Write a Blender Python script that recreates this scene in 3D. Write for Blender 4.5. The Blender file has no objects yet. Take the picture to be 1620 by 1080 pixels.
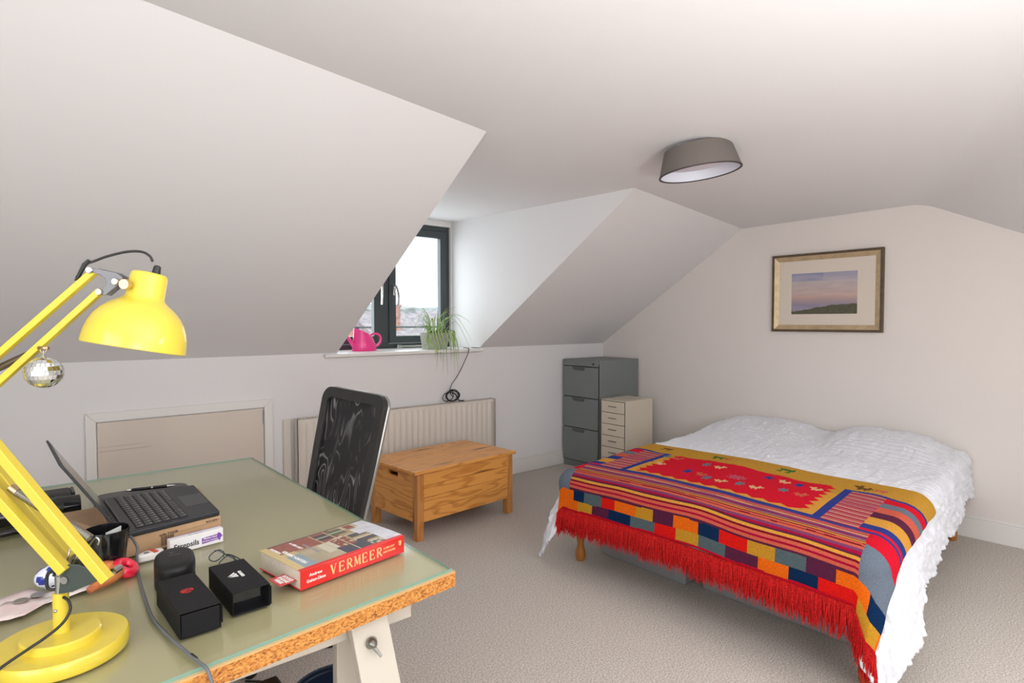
import bpy, bmesh, math, random
from mathutils import Vector, Matrix, noise
PI=math.pi; R=math.radians
C=bpy.context.scene.collection
scene=bpy.context.scene
random.seed(7)

# ------------------------------------------------------------------ camera
cam_d=bpy.data.cameras.new('camera'); cam=bpy.data.objects.new('camera',cam_d); C.objects.link(cam)
cam_d.sensor_width=36; cam_d.lens=944/1620*36; cam_d.clip_start=.05; cam_d.clip_end=300
cam.matrix_world=Matrix(((.765,.023,-.644,0),(-.644,.025,-.765,0),(-.001,.999,.034,1.38),(0,0,0,1)))
scene.camera=cam
# ------------------------------------------------------------------ light
w=bpy.data.worlds.new('sky'); scene.world=w; w.use_nodes=True
wn=w.node_tree; wn.nodes.clear()
bg=wn.nodes.new('ShaderNodeBackground'); wo=wn.nodes.new('ShaderNodeOutputWorld')
bg.inputs['Color'].default_value=(.90,.95,1,1); bg.inputs['Strength'].default_value=1.9
wn.links.new(bg.outputs[0],wo.inputs[0])
def area(name,loc,rot,sx,sy,power,col):
    l=bpy.data.lights.new(name,'AREA'); l.shape='RECTANGLE'; l.size=sx; l.size_y=sy; l.energy=power; l.color=col
    o=bpy.data.objects.new(name,l); C.objects.link(o); o.location=loc; o.rotation_euler=rot; return o
area('fill_light_rear',(-.15,-1.97,1.35),(R(100),0,0),1.5,.95,18,(.99,.99,1))  # added fill behind the camera, at a made-up window
area('fill_light_side',(-1.27,.1,1.45),(R(90),0,R(-90)),1.7,1.4,14,(1,.985,.97))  # added fill from the left, its window made up as well
area('daylight_dormer_window',(2.44,4.62,1.72),(R(-90),0,0),1.15,.95,9,(.88,.94,1))
area('fill_light_over_bed',(2.9,-.72,1.66),(R(28),0,0),1.1,.8,25,(.98,.99,1))  # added fill for bed and floor; no rooflight is built in the slope
area('bounced_flash',(.85,-.7,.95),(R(178),0,R(-60)),.6,.6,56,(1,.99,.985))
scene.view_settings.view_transform='Standard'; scene.view_settings.look='None'
scene.view_settings.exposure=.36; scene.view_settings.gamma=1; scene.view_settings.use_curve_mapping=False

# ------------------------------------------------------------------ materials
MATS={}
def mat(name,col,rough=.5,metal=0,var=0,vscale=30,bump=0,bscale=200,spec=.5,coat=0,emit=None,col2=None,trans=0,alpha=1,sheen=0,detail=4):
    if name in MATS: return MATS[name]
    m=bpy.data.materials.new(name); m.use_nodes=True; nt=m.node_tree; b=nt.nodes['Principled BSDF']
    b.inputs['Base Color'].default_value=(*col,1); b.inputs['Roughness'].default_value=rough; b.inputs['Metallic'].default_value=metal
    b.inputs['Specular IOR Level'].default_value=spec; b.inputs['Coat Weight'].default_value=coat; b.inputs['Transmission Weight'].default_value=trans
    b.inputs['Alpha'].default_value=alpha; b.inputs['Sheen Weight'].default_value=sheen
    if var or col2 or bump:
        tc=nt.nodes.new('ShaderNodeTexCoord')
    if var or col2:
        n=nt.nodes.new('ShaderNodeTexNoise'); n.inputs['Scale'].default_value=vscale; n.inputs['Detail'].default_value=detail
        nt.links.new(tc.outputs['Object'],n.inputs['Vector'])
        r=nt.nodes.new('ShaderNodeValToRGB'); c2=col2 or tuple(min(1,c*(1+var)) for c in col); c1=col if col2 else tuple(c*(1-var) for c in col)
        r.color_ramp.elements[0].position=.35; r.color_ramp.elements[1].position=.65
        r.color_ramp.elements[0].color=(*c1,1); r.color_ramp.elements[1].color=(*c2,1)
        nt.links.new(n.outputs['Fac'],r.inputs[0]); nt.links.new(r.outputs[0],b.inputs['Base Color'])
    if bump:
        n=nt.nodes.new('ShaderNodeTexNoise'); n.inputs['Scale'].default_value=bscale; n.inputs['Detail'].default_value=3
        nt.links.new(tc.outputs['Object'],n.inputs['Vector'])
        bp=nt.nodes.new('ShaderNodeBump'); bp.inputs['Strength'].default_value=bump; bp.inputs['Distance'].default_value=.004
        nt.links.new(n.outputs['Fac'],bp.inputs['Height']); nt.links.new(bp.outputs[0],b.inputs['Normal'])
    MATS[name]=m; return m
def vcmat(name,rough=.8,bump=.0,bscale=300,mottle=.0,weave=None,spec=.3,coat=0):
    m=bpy.data.materials.new(name); m.use_nodes=True; nt=m.node_tree; b=nt.nodes['Principled BSDF']
    b.inputs['Roughness'].default_value=rough; b.inputs['Specular IOR Level'].default_value=spec; b.inputs['Coat Weight'].default_value=coat
    a=nt.nodes.new('ShaderNodeVertexColor'); a.layer_name='Col'
    out=a.outputs[0]; tc=nt.nodes.new('ShaderNodeTexCoord')
    if mottle:
        mp=nt.nodes.new('ShaderNodeMapping'); mp.inputs['Scale'].default_value=(1,.35,1) 
        n=nt.nodes.new('ShaderNodeTexNoise'); n.inputs['Scale'].default_value=bscale; n.inputs['Detail'].default_value=3
        nt.links.new(tc.outputs['Object'],mp.inputs[0]); nt.links.new(mp.outputs[0],n.inputs['Vector'])
        r=nt.nodes.new('ShaderNodeMapRange'); r.inputs[3].default_value=1-mottle; r.inputs[4].default_value=1+mottle
        r.inputs[1].default_value=.3; r.inputs[2].default_value=.7
        nt.links.new(n.outputs['Fac'],r.inputs[0])
        mx=nt.nodes.new('ShaderNodeVectorMath'); mx.operation='SCALE'
        nt.links.new(out,mx.inputs[0]); nt.links.new(r.outputs[0],mx.inputs['Scale']); out=mx.outputs[0]
    nt.links.new(out,b.inputs['Base Color'])
    if bump:
        n=nt.nodes.new('ShaderNodeTexNoise'); n.inputs['Scale'].default_value=bscale; n.inputs['Detail'].default_value=2
        nt.links.new(tc.outputs['Object'],n.inputs['Vector'])
        bp=nt.nodes.new('ShaderNodeBump'); bp.inputs['Strength'].default_value=bump; bp.inputs['Distance'].default_value=.004
        nt.links.new(n.outputs['Fac'],bp.inputs['Height']); nt.links.new(bp.outputs[0],b.inputs['Normal'])
    return m
def wood(name,axis,c1,c2,c3,seed=0,rough=.38,scale=1.0):
    """pine: long grain along axis, ring bands, dark knots"""
    if name in MATS: return MATS[name]
    m=bpy.data.materials.new(name); m.use_nodes=True; nt=m.node_tree; b=nt.nodes['Principled BSDF']; b.inputs['Roughness'].default_value=rough
    N=nt.nodes.new; Lk=nt.links.new
    tc=N('ShaderNodeTexCoord'); mp=N('ShaderNodeMapping'); s=[14*scale]*3; s[axis]=2.2*scale; mp.inputs['Scale'].default_value=s
    mp.inputs['Location'].default_value=(seed*1.7,seed*2.3,seed*3.1)
    Lk(tc.outputs['Object'],mp.inputs[0])
    vor=N('ShaderNodeTexVoronoi'); vor.inputs['Scale'].default_value=.42; Lk(mp.outputs[0],vor.inputs['Vector'])
    # knots swell the rings round them
    kn=N('ShaderNodeMapRange'); kn.inputs[1].default_value=.0; kn.inputs[2].default_value=.45; kn.inputs[3].default_value=1; kn.inputs[4].default_value=0
    Lk(vor.outputs['Distance'],kn.inputs[0])
    n1=N('ShaderNodeTexNoise'); n1.inputs['Scale'].default_value=.5; n1.inputs['Detail'].default_value=2; Lk(mp.outputs[0],n1.inputs['Vector'])
    ad=N('ShaderNodeMath'); ad.operation='MULTIPLY_ADD'; Lk(kn.outputs[0],ad.inputs[0]); ad.inputs[1].default_value=.22; Lk(n1.outputs['Fac'],ad.inputs[2])
    ml=N('ShaderNodeMath'); ml.operation='MULTIPLY'; Lk(ad.outputs[0],ml.inputs[0]); ml.inputs[1].default_value=62
    sn=N('ShaderNodeMath'); sn.operation='SINE'; Lk(ml.outputs[0],sn.inputs[0])
    mr=N('ShaderNodeMapRange'); mr.inputs[1].default_value=.1; mr.inputs[2].default_value=1; Lk(sn.outputs[0],mr.inputs[0])
    fine=N('ShaderNodeTexNoise'); fine.inputs['Scale'].default_value=8; fine.inputs['Detail'].default_value=3; Lk(mp.outputs[0],fine.inputs['Vector'])
    mx=N('ShaderNodeMix'); mx.data_type='RGBA'; mx.inputs[6].default_value=(*c1,1); mx.inputs[7].default_value=(*c2,1); 
    md=N('ShaderNodeMath'); md.operation='MULTIPLY'; Lk(mr.outputs[0],md.inputs[0]); Lk(fine.outputs['Fac'],md.inputs[1]); Lk(md.outputs[0],mx.inputs[0])
    kk=N('ShaderNodeMapRange'); kk.inputs[1].default_value=.05; kk.inputs[2].default_value=.12; kk.inputs[3].default_value=1; kk.inputs[4].default_value=0; Lk(vor.outputs['Distance'],kk.inputs[0])
    m2=N('ShaderNodeMix'); m2.data_type='RGBA'; Lk(kk.outputs[0],m2.inputs[0]); Lk(mx.outputs[2],m2.inputs[6]); m2.inputs[7].default_value=(*c3,1)
    Lk(m2.outputs[2],b.inputs['Base Color']); MATS[name]=m; return m

def facing(nt,base,top):
    lw=nt.nodes.new('ShaderNodeLayerWeight'); lw.inputs[0].default_value=.5
    p=nt.nodes.new('ShaderNodeMath'); p.operation='POWER'; p.inputs[1].default_value=5; nt.links.new(lw.outputs['Facing'],p.inputs[0])
    a=nt.nodes.new('ShaderNodeMath'); a.operation='MULTIPLY_ADD'; a.inputs[1].default_value=top; a.inputs[2].default_value=base; nt.links.new(p.outputs[0],a.inputs[0]); return a
white_paint=mat('white_paint',(.80,.785,.785),.75,bump=.25,bscale=9,spec=.2)
slope_paint=mat('slope_paint',(.80,.785,.785),.75,bump=.35,bscale=6,spec=.2)
gable_paint=mat('gable_paint',(.79,.735,.695),.8,bump=.3,bscale=60,spec=.2)
cream_gloss=mat('cream_gloss_paint',(.77,.72,.66),.35)
white_gloss=mat('white_gloss_paint',(.80,.78,.75),.3)
hatch_paint=mat('hatch_paint',(.69,.60,.52),.35)
carpet=mat('carpet',(.40,.36,.32),.95,col2=(.74,.68,.62),vscale=150,bump=1,bscale=200,spec=.1,detail=5)
olive=mat('olive_linoleum',(.50,.43,.255),.35,var=.05,vscale=3)
yellow=mat('yellow_enamel',(.72,.56,.05),.30,coat=.5)
black_pl=mat('black_plastic',(.012,.012,.013),.35)
black_gl=mat('black_gloss',(.006,.006,.007),.12)
black_mt=mat('black_matt_card',(.007,.007,.008),.6,bump=.1,bscale=500,spec=.25)
grey_met=mat('grey_metal',(.30,.30,.31),.35,metal=.6)
chrome=mat('chrome',(.55,.54,.53),.2,metal=1)
brass=mat('aged_brass',(.55,.42,.26),.3,metal=1)
frame_grey=mat('anthracite_upvc',(.045,.055,.06),.4)
cable_grey=mat('grey_cable',(.13,.14,.15),.5)
cable_black=mat('black_cable',(.015,.015,.015),.5)
white_txt=mat('white_print',(.85,.85,.83),.6)
black_txt=mat('black_print',(.02,.02,.02),.6)

# ------------------------------------------------------------------ geometry helpers
def chainM(o):
    M=Matrix.Identity(4)
    while o is not None:
        M=Matrix.LocRotScale(o.location,o.rotation_euler,o.scale)@M; o=o.parent
    return M
class MB:
    def __init__(s): s.v=[]; s.f=[]; s.c=[]; s.mi=[]
    def add(s,vs,fs,M=None,mi=0):
        b=len(s.v)
        for p in vs:
            p=Vector(p); s.v.append(tuple(M@p) if M is not None else tuple(p))
        for f in fs: s.f.append(tuple(b+i for i in f)); s.mi.append(mi)
        return s
    def box(s,x0,x1,y0,y1,z0,z1,M=None,mi=0):
        v=[(x,y,z) for z in (z0,z1) for y in (y0,y1) for x in (x0,x1)]
        return s.add(v,[(0,2,3,1),(4,5,7,6),(0,1,5,4),(2,6,7,3),(0,4,6,2),(1,3,7,5)],M,mi)
    def prism(s,poly,z0,z1,M=None,mi=0):
        n=len(poly)
        a=sum(poly[i][0]*poly[(i+1)%n][1]-poly[(i+1)%n][0]*poly[i][1] for i in range(n))
        if a<0: poly=poly[::-1]
        v=[(x,y,z0) for x,y in poly]+[(x,y,z1) for x,y in poly]
        f=[tuple(range(n-1,-1,-1)),tuple(range(n,2*n))]+[(i,(i+1)%n,n+(i+1)%n,n+i) for i in range(n)]
        return s.add(v,f,M,mi)
    def tube(s,pts,r,seg=8,caps=True,M=None,mi=0):
        pts=[Vector(p) for p in pts]; n=len(pts); rs=r if isinstance(r,(list,tuple)) else [r]*n
        v=[];f=[]; prev=None
        for i,p in enumerate(pts):
            t=(pts[min(i+1,n-1)]-pts[max(i-1,0)]).normalized()
            if prev is None:
                a=Vector((0,0,1)) if abs(t.z)<.9 else Vector((1,0,0)); u=t.cross(a).normalized()
            else:
                u=(prev-t*prev.dot(t)).normalized()
            prev=u; w_=t.cross(u)
            for k in range(seg):
                an=2*PI*k/seg; v.append(p+(u*math.cos(an)+w_*math.sin(an))*rs[i])
        for i in range(n-1):
            for k in range(seg):
                f.append((i*seg+k,i*seg+(k+1)%seg,(i+1)*seg+(k+1)%seg,(i+1)*seg+k))
        if caps: f.append(tuple(range(seg-1,-1,-1))); f.append(tuple((n-1)*seg+k for k in range(seg)))
        return s.add(v,f,M,mi)
    def lathe(s,prof,seg=32,M=None,mi=0,closed=False):
        v=[];f=[];n=len(prof)
        for r,z in prof:
            for k in range(seg): an=2*PI*k/seg; v.append((r*math.cos(an),r*math.sin(an),z))
        for i in range(n if closed else n-1):
            j=(i+1)%n
            for k in range(seg): f.append((i*seg+k,i*seg+(k+1)%seg,j*seg+(k+1)%seg,j*seg+k))
        if not closed:
            if prof[0][0]>1e-5: f.append(tuple(range(seg-1,-1,-1)))
            if prof[-1][0]>1e-5: f.append(tuple((n-1)*seg+k for k in range(seg)))
        return s.add(v,f,M,mi)
    def bar(s,a,b,w_,h,up=(0,0,1),M=None,mi=0):
        a=Vector(a);b=Vector(b);t=(b-a).normalized();u=t.cross(Vector(up)).normalized();q=u.cross(t)
        v=[p+u*(sx*w_/2)+q*(sy*h/2) for p in (a,b) for sx,sy in ((-1,-1),(1,-1),(1,1),(-1,1))]
        return s.add(v,[(0,1,2,3),(7,6,5,4),(0,4,5,1),(1,5,6,2),(2,6,7,3),(3,7,4,0)],M,mi)
    def sphere(s,c,r,su=16,sv=10,sc=(1,1,1),M=None,mi=0):
        prof=[(max(1e-4,math.sin(PI*i/sv)),-math.cos(PI*i/sv)) for i in range(sv+1)]
        T=Matrix.Translation(c)@Matrix.Diagonal((r*sc[0],r*sc[1],r*sc[2],1))
        return s.lathe(prof,su,(M@T) if M is not None else T,mi)
    def build(s,name,m,parent=None,bevel=0,smooth=False,world=False,label=None,kind=None,seg=2,recalc=True,angle=40):
        me=bpy.data.meshes.new(name)
        vs=s.v
        if world and parent is not None:
            I=chainM(parent).inverted(); vs=[tuple(I@Vector(p)) for p in vs]
        me.from_pydata(vs,[],s.f)
        ms=m if isinstance(m,(list,tuple)) else [m]
        for q in ms: me.materials.append(q)
        if len(ms)>1:
            for p,i in zip(me.polygons,s.mi): p.material_index=i
        if recalc:
            bm=bmesh.new(); bm.from_mesh(me); bmesh.ops.recalc_face_normals(bm,faces=bm.faces); bm.to_mesh(me); bm.free()
        if s.c:
            ca=me.color_attributes.new('Col','FLOAT_COLOR','CORNER')
            for p,c in zip(me.polygons,s.c):
                for li in p.loop_indices: ca.data[li].color=(*c,1)
        if smooth:
            for p in me.polygons: p.use_smooth=True
            if smooth!='all': me.set_sharp_from_angle(angle=R(angle))
        o=bpy.data.objects.new(name,me); C.objects.link(o)
        if parent is not None: o.parent=parent
        if bevel:
            b=o.modifiers.new('bevel','BEVEL'); b.width=bevel; b.segments=seg; b.limit_method='ANGLE'; b.angle_limit=R(35)
        if label: o['label']=label
        if kind: o['kind']=kind
        return o
def tag(o,label,cat,group=None,kind=None):
    o['label']=label; o['category']=cat
    if group: o['group']=group
    if kind: o['kind']=kind
    return o
def thing(name,label,cat,loc=(0,0,0),rz=0,group=None):
    o=bpy.data.objects.new(name,None); C.objects.link(o); o.empty_display_size=.05
    o.location=loc; o.rotation_euler=(0,0,rz); return tag(o,label,cat,group)
def struct(o): o['kind']='structure'; return o
def rrect(x0,x1,y0,y1,r,n=5):
    out=[]
    for cx,cy,a0 in ((x1-r,y1-r,0),(x0+r,y1-r,90),(x0+r,y0+r,180),(x1-r,y0+r,270)):
        for i in range(n+1):
            a=R(a0+90*i/n); out.append((cx+r*math.cos(a),cy+r*math.sin(a)))
    return out
def text(name,body,size,M,m,parent,world=False,ext=.0004,shear=0,label=None,align='CENTER',bold=0,sx=1):
    cu=bpy.data.curves.new('t','FONT'); cu.body=body; cu.size=size; cu.align_x=align; cu.align_y='CENTER'; cu.extrude=ext; cu.offset=bold; cu.shear=shear
    cu.resolution_u=3
    t=bpy.data.objects.new('t',cu); C.objects.link(t); bpy.context.view_layer.update()
    me=bpy.data.meshes.new_from_object(t.evaluated_get(bpy.context.evaluated_depsgraph_get()))
    bpy.data.objects.remove(t); bpy.data.curves.remove(cu)
    me.name=name; MM=M@Matrix.Diagonal((sx,1,1,1))
    if world and parent is not None: MM=chainM(parent).inverted()@MM
    me.transform(MM); me.materials.clear(); me.materials.append(m)
    o=bpy.data.objects.new(name,me); C.objects.link(o); o.parent=parent
    if label: o['label']=label
    return o
def frameM(o,x,y):
    """matrix whose local X/Y run along given world vectors"""
    x=Vector(x).normalized(); y=Vector(y); y=(y-x*y.dot(x)).normalized(); z=x.cross(y)
    M=Matrix.Identity(4)
    for i in range(3): M[i][0]=x[i];M[i][1]=y[i];M[i][2]=z[i];M[i][3]=o[i]
    return M
def curve(pts,n=6):
    pts=[Vector(p) for p in pts]; out=[]
    for i in range(len(pts)-1):
        p0=pts[max(i-1,0)];p1=pts[i];p2=pts[i+1];p3=pts[min(i+2,len(pts)-1)]
        for k in range(n):
            t=k/n; out.append(.5*((2*p1)+(-p0+p2)*t+(2*p0-5*p1+4*p2-p3)*t*t+(-p0+3*p1-3*p2+p3)*t**3))
    out.append(pts[-1]); return out

# ================================================================== ROOM SHELL
XG=4.664; YW=4.09; XL=-1.3; YB=-2.0
DX0,DX1,YWIN=1.80,3.08,4.53                      # dormer
def ceil_z(x,y): return 2.143+.055*(XG-x)+.0125*(2.572-y)
def slope_z(y): return 1.155+.651*(YW-y)
def crease_y(x):
    # slope_z(y)=ceil_z(x,y)
    return (1.155+.651*YW-2.143-.055*(XG-x)-.0125*2.572)/(.651-.0125)
def crease(x): y=crease_y(x); return (x,y,slope_z(y))
struct(MB().box(XL-.1,XG+.1,YB-.1,YWIN+.1,-.06,0).build('floor',carpet))
# knee wall, with real loft-hatch opening left closed by the hatch, and the sill line at the dormer
kw=MB()
kw.box(XL,DX0,YW,YW+.12,0,1.155); kw.box(DX0,DX1,YW,YW+.12,0,1.12); kw.box(DX1,XG,YW,YW+.12,0,1.155)
struct(kw.build('wall_back',white_paint))
sl=MB()
def slope_piece(xa,xb):
    a=crease(xa);b=crease(xb); t=.05
    lo=[(xa,YW,1.155),(xb,YW,1.155)]
    v=[lo[0],lo[1],b,a]; v+= [(p[0],p[1]+.03,p[2]+t) for p in v]
    sl.add(v,[(0,1,2,3),(7,6,5,4),(0,4,5,1),(1,5,6,2),(2,6,7,3),(3,7,4,0)])
slope_piece(XL,DX0-.001); slope_piece(DX1+.001,XG)
struct(sl.build('ceiling_slope',slope_paint))
# far (right-hand) slope of the roof, falling away behind the bed's head corner
P0=Vector((XG,1.297,2.159)); cr=Vector((-1,-.5,0))
def crp(x): y=1.297-.5*(XG-x); return Vector((x,y,ceil_z(x,y)))
g=.495
A=crp(XG);B=crp(XL); A2=Vector((XG,YB,A.z-(A.y-YB)*g)); B2=Vector((XL,YB,B.z-(B.y-YB)*g))
def cove(x):
    P=crp(x); a=P+Vector((0,.09,0)); a.z=ceil_z(a.x,a.y); c=P+Vector((0,-.09,-.09*g)); out=[]
    for k in range(9):
        t=k/8; out.append(a*(1-t)**2+P*2*t*(1-t)+c*t*t)
    e=Vector((x,YB,P.z-(P.y-YB)*g)); 
    if e.y>c.y-.01: e=c+Vector((0,-.01,-.005))
    out.append(e); return out
rs=MB(); q0=cove(XG); q1=cove(XL); n=len(q0)
for side in (0,.05):
    for q in (q0,q1): rs.v+=[tuple(p+Vector((0,0,side))) for p in q]
for k in range(n-1):
    rs.f.append((k,k+1,n+k+1,n+k)); rs.f.append((2*n+k,3*n+k,3*n+k+1,2*n+k+1)); rs.mi+=[0,0]
rs.f+=[tuple(range(n))+tuple(range(3*n-1,2*n-1,-1)),tuple(range(2*n-1,n-1,-1))+tuple(range(3*n,4*n))]; rs.mi+=[0,0]
struct(rs.build('ceiling_slope_right',white_paint,smooth=True,angle=35))
# flat ceiling: strips from the window-side crease to the right-hand crease
ce=MB(); N=24; xs=sorted(set([XL+(XG-XL)*i/N for i in range(N+1)]+[DX0,DX1]))
top=[];bot=[]
for x in xs:
    a=crease(x); b=crp(x)+Vector((0,.09,0)); b.z=ceil_z(b.x,b.y); top.append(Vector((x,a[1],ceil_z(x,a[1])))); bot.append(b)
vs=[p for pr in zip(top,bot) for p in pr]; n=len(vs)
vs=vs+[p+Vector((0,0,.05)) for p in vs]; fs=[]
for i in range(len(xs)-1):
    a=2*i; fs.append((a,a+1,a+3,a+2)); fs.append((n+a,n+a+2,n+a+3,n+a+1))
    fs.append((a,a+2,n+a+2,n+a)); fs.append((a+1,n+a+1,n+a+3,a+3))
ce.add(vs,fs); struct(ce.build('ceiling',white_paint))
# gable wall: outline polygon in the y-z plane
def vert_wall(name,x0,x1,poly,m):
    b=MB(); n=len(poly); v=[(x0,y,z) for y,z in poly]+[(x1,y,z) for y,z in poly]
    b.add(v,[tuple(range(n)),tuple(range(2*n-1,n-1,-1))]+[(i,n+i,n+(i+1)%n,(i+1)%n) for i in range(n)])
    return struct(b.build(name,m))
cg=crease(XG)
vert_wall('wall_right',XG,XG+.1,[(YB,0),(YW+.12,0),(YW+.12,1.155),(YW,1.16),(cg[1],cg[2]+.01),(A.y+.09,A.z+.005),(A.y,A.z+.01),(YB,A2.z+.01)],gable_paint)
# left and back walls; their unseen window openings are added for fill light
def holed(name,axis,pos,th,a0,a1,z1,h,m):
    b=MB(); (h0,h1,hz0,hz1)=h
    for (p,q,r_,s_) in ((a0,h0,0,z1),(h1,a1,0,z1),(h0,h1,0,hz0),(h0,h1,hz1,z1)):
        if axis=='x': b.box(pos-th,pos,p,q,r_,s_)
        else: b.box(p,q,pos-th,pos,r_,s_)
    return struct(b.build(name,m))
holed('wall_left','x',XL,.1,YB-.1,YW+.12,2.62,(-.75,.95,.75,2.15),white_paint)
holed('wall_front','y',YB,.1,XL-.1,XG+.1,2.55,(-.9,.6,.85,1.8),white_paint)
for nm,bx in (('added_window_2',[(XL-.09,XL-.05,-.75,.95,.75,2.15)]),('added_window_3',[(-.9,.6,YB-.09,YB-.05,.85,1.8)])):  # frames of the added windows, out of view
    b=MB(); x0,x1,y0,y1,z0,z1=bx[0]
    if nm=='added_window_2':
        for a,c,d,e in ((y0,y0+.06,z0,z1),(y1-.06,y1,z0,z1),(y0,y1,z0,z0+.06),(y0,y1,z1-.06,z1),(.07,.13,z0,z1)): b.box(x0,x1,a,c,d,e)
    else:
        for a,c,d,e in ((x0,x0+.06,z0,z1),(x1-.06,x1,z0,z1),(x0,x1,z0,z0+.06),(x0,x1,z1-.06,z1),(-.18,-.12,z0,z1)): b.box(a,c,y0,y1,d,e)
    struct(b.build(nm,frame_grey))
# dormer cheeks, ceiling, front wall round the window
dc=MB()
for x0,x1 in ((DX0-.06,DX0),(DX1,DX1+.06)):
    xe=x1 if x0<2 else x0
    c=crease(xe); v=[(x,y,z) for x in (x0,x1) for (y,z) in ((YW+.002,1.10),(YWIN+.05,1.10),(YWIN+.05,2.36),(c[1]+.01,c[2]+.06),(c[1]+.01,c[2]),(YW+.002,1.160))]
    dc.add(v,[(0,1,2,3,4,5),(11,10,9,8,7,6)]+[(i,6+i,6+(i+1)%6,(i+1)%6) for i in range(6)])
struct(dc.build('dormer_cheeks',white_paint))
dl=MB(); a=crease(DX0);b_=crease(DX1)
v=[a,b_,(DX1,YWIN+.05,2.272),(DX0,YWIN+.05,2.30)]; v=[Vector(p) for p in v]; v+=[p+Vector((0,0,.04)) for p in v]
dl.add(v,[(3,2,1,0),(4,5,6,7),(0,1,5,4),(1,2,6,5),(2,3,7,6),(3,0,4,7)]); struct(dl.build('ceiling_dormer',white_paint))
# window_1: two casements in an anthracite frame
W0,W1,Z0,Z1=1.80,3.075,1.15,2.225
win=struct(bpy.data.objects.new('window_1',None)); C.objects.link(win); win.location=(2.44,YWIN,1.15)
def ring(mb,x0,x1,z0,z1,w_,y0,y1):
    mb.box(x0,x0+w_,y0,y1,z0,z1); mb.box(x1-w_,x1,y0,y1,z0,z1); mb.box(x0+w_,x1-w_,y0,y1,z0,z0+w_); mb.box(x0+w_,x1-w_,y0,y1,z1-w_,z1)
fr=MB(); ring(fr,W0,W1,Z0,Z1,.042,YWIN,YWIN+.07); fr.box(2.378,2.452,YWIN,YWIN+.07,Z0+.04,Z1-.04)
fr.build('window_frame',frame_grey,win,bevel=.003,world=True)
for x0,x1,hx in ((1.845,2.375,2.372),(2.456,3.03,2.492)):
    s_=MB(); ring(s_,x0,x1,Z0+.045,Z1-.045,.062,YWIN-.012,YWIN+.04)
    s_.box(x0+.012,x0+.018,YWIN-.015,YWIN-.011,Z0+.05,Z1-.05)
    so=s_.build('sash',frame_grey,win,bevel=.004,world=True)
    gl=MB().box(x0+.06,x1-.06,YWIN+.012,YWIN+.018,Z0+.1,Z1-.1)
    if 'glass' not in MATS:
        m=bpy.data.materials.new('window_glass'); m.use_nodes=True; nt=m.node_tree; nt.nodes.clear()
        t=nt.nodes.new('ShaderNodeBsdfTransparent'); gg=nt.nodes.new('ShaderNodeBsdfGlossy'); gg.inputs['Roughness'].default_value=.02
        f=facing(nt,.04,.6); mx=nt.nodes.new('ShaderNodeMixShader'); oo=nt.nodes.new('ShaderNodeOutputMaterial')
        t.inputs[0].default_value=(.97,.985,.98,1)
        nt.links.new(f.outputs[0],mx.inputs[0]); nt.links.new(t.outputs[0],mx.inputs[1]); nt.links.new(gg.outputs[0],mx.inputs[2]); nt.links.new(mx.outputs[0],oo.inputs[0]); MATS['glass']=m
    gl.build('pane',MATS['glass'],so,world=True)
    # cranked chrome handle
    h=MB(); h.box(hx-.011,hx+.011,YWIN-.03,YWIN-.002,1.60,1.69)
    d=1 if hx>2.4 else -1
    h.tube(curve([(hx,YWIN-.02,1.665),(hx+.002*d,YWIN-.05,1.685),(hx+.016*d,YWIN-.058,1.65),(hx+.030*d,YWIN-.055,1.59),(hx+.028*d,YWIN-.050,1.51)] if d>0 else [(hx,YWIN-.02,1.665),(hx,YWIN-.045,1.68),(hx-.002,YWIN-.05,1.64),(hx-.004,YWIN-.05,1.58),(hx-.004,YWIN-.045,1.52)]),[.010]*13+[.010]*6+[.009]*6,8)
    h.build('window_handle',chrome,so,world=True,smooth=True)
st=MB(); st.box(2.56,2.86,YWIN-.022,YWIN-.012,1.158,1.176); st.box(2.52,2.56,YWIN-.03,YWIN-.012,1.154,1.182)
st.build('casement_stay',chrome,win,world=True,bevel=.002)
tm=MB(); tm.box(W0,DX1,YWIN-.03,YWIN+.02,2.225,2.28)
struct(tm.build('trim_1',white_gloss,bevel=.006))
tm=MB(); tm.box(DX1-.012,DX1,YWIN-.03,YWIN+.02,1.15,2.225); struct(tm.build('trim_2',white_gloss,bevel=.003))
wsill=MB().box(1.70,DX1+.02,YW-.035,YW,1.123,1.150); wsill.box(DX0+.001,DX1-.001,YW-.001,YWIN,1.121,1.150)
struct(wsill.build('window_sill',white_gloss,bevel=.006))
# baseboards
def board(name,pts):
    b=MB(); (x0,x1,y0,y1)=pts
    b.box(x0,x1,y0,y1,0,.125); 
    if abs(x1-x0)>abs(y1-y0): b.box(x0,x1,y0+.006,y1,.125,.142)
    else: b.box(x0+.006,x1,y0,y1,.125,.142)
    return struct(b.build(name,white_gloss,bevel=.004))
board('baseboard_back',(1.40,XG,YW-.016,YW)); board('baseboard_back_left',(XL,.30,YW-.016,YW)); board('baseboard_right',(XG-.016,XG,YB,YW-.016))
# loft hatch in the knee wall
hf=struct(bpy.data.objects.new('door_1',None)); C.objects.link(hf); hf.location=(.82,YW,.1)
f=MB()
for q in ([(.311,YW-.02,.865),(1.337,YW-.02,.865),(1.282,YW-.02,.812),(.362,YW-.02,.812)],):
    f.add(q+[(p[0],YW,p[2]) for p in q],[(0,1,2,3),(7,6,5,4),(0,4,5,1),(1,5,6,2),(2,6,7,3),(3,7,4,0)])
f.build('door_trim',white_gloss,hf,world=True,bevel=.003)
for q in ([(.311,.865),(.362,.812),(.362,.1),(.311,.1)],[(1.337,.865),(1.282,.812),(1.282,.1),(1.337,.1)]):
    f=MB(); v=[(x,YW-.02,z) for x,z in q]+[(x,YW,z) for x,z in q]
    f.add(v,[(0,1,2,3),(7,6,5,4),(0,4,5,1),(1,5,6,2),(2,6,7,3),(3,7,4,0)]); f.build('door_trim',white_gloss,hf,world=True,bevel=.003)
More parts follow.
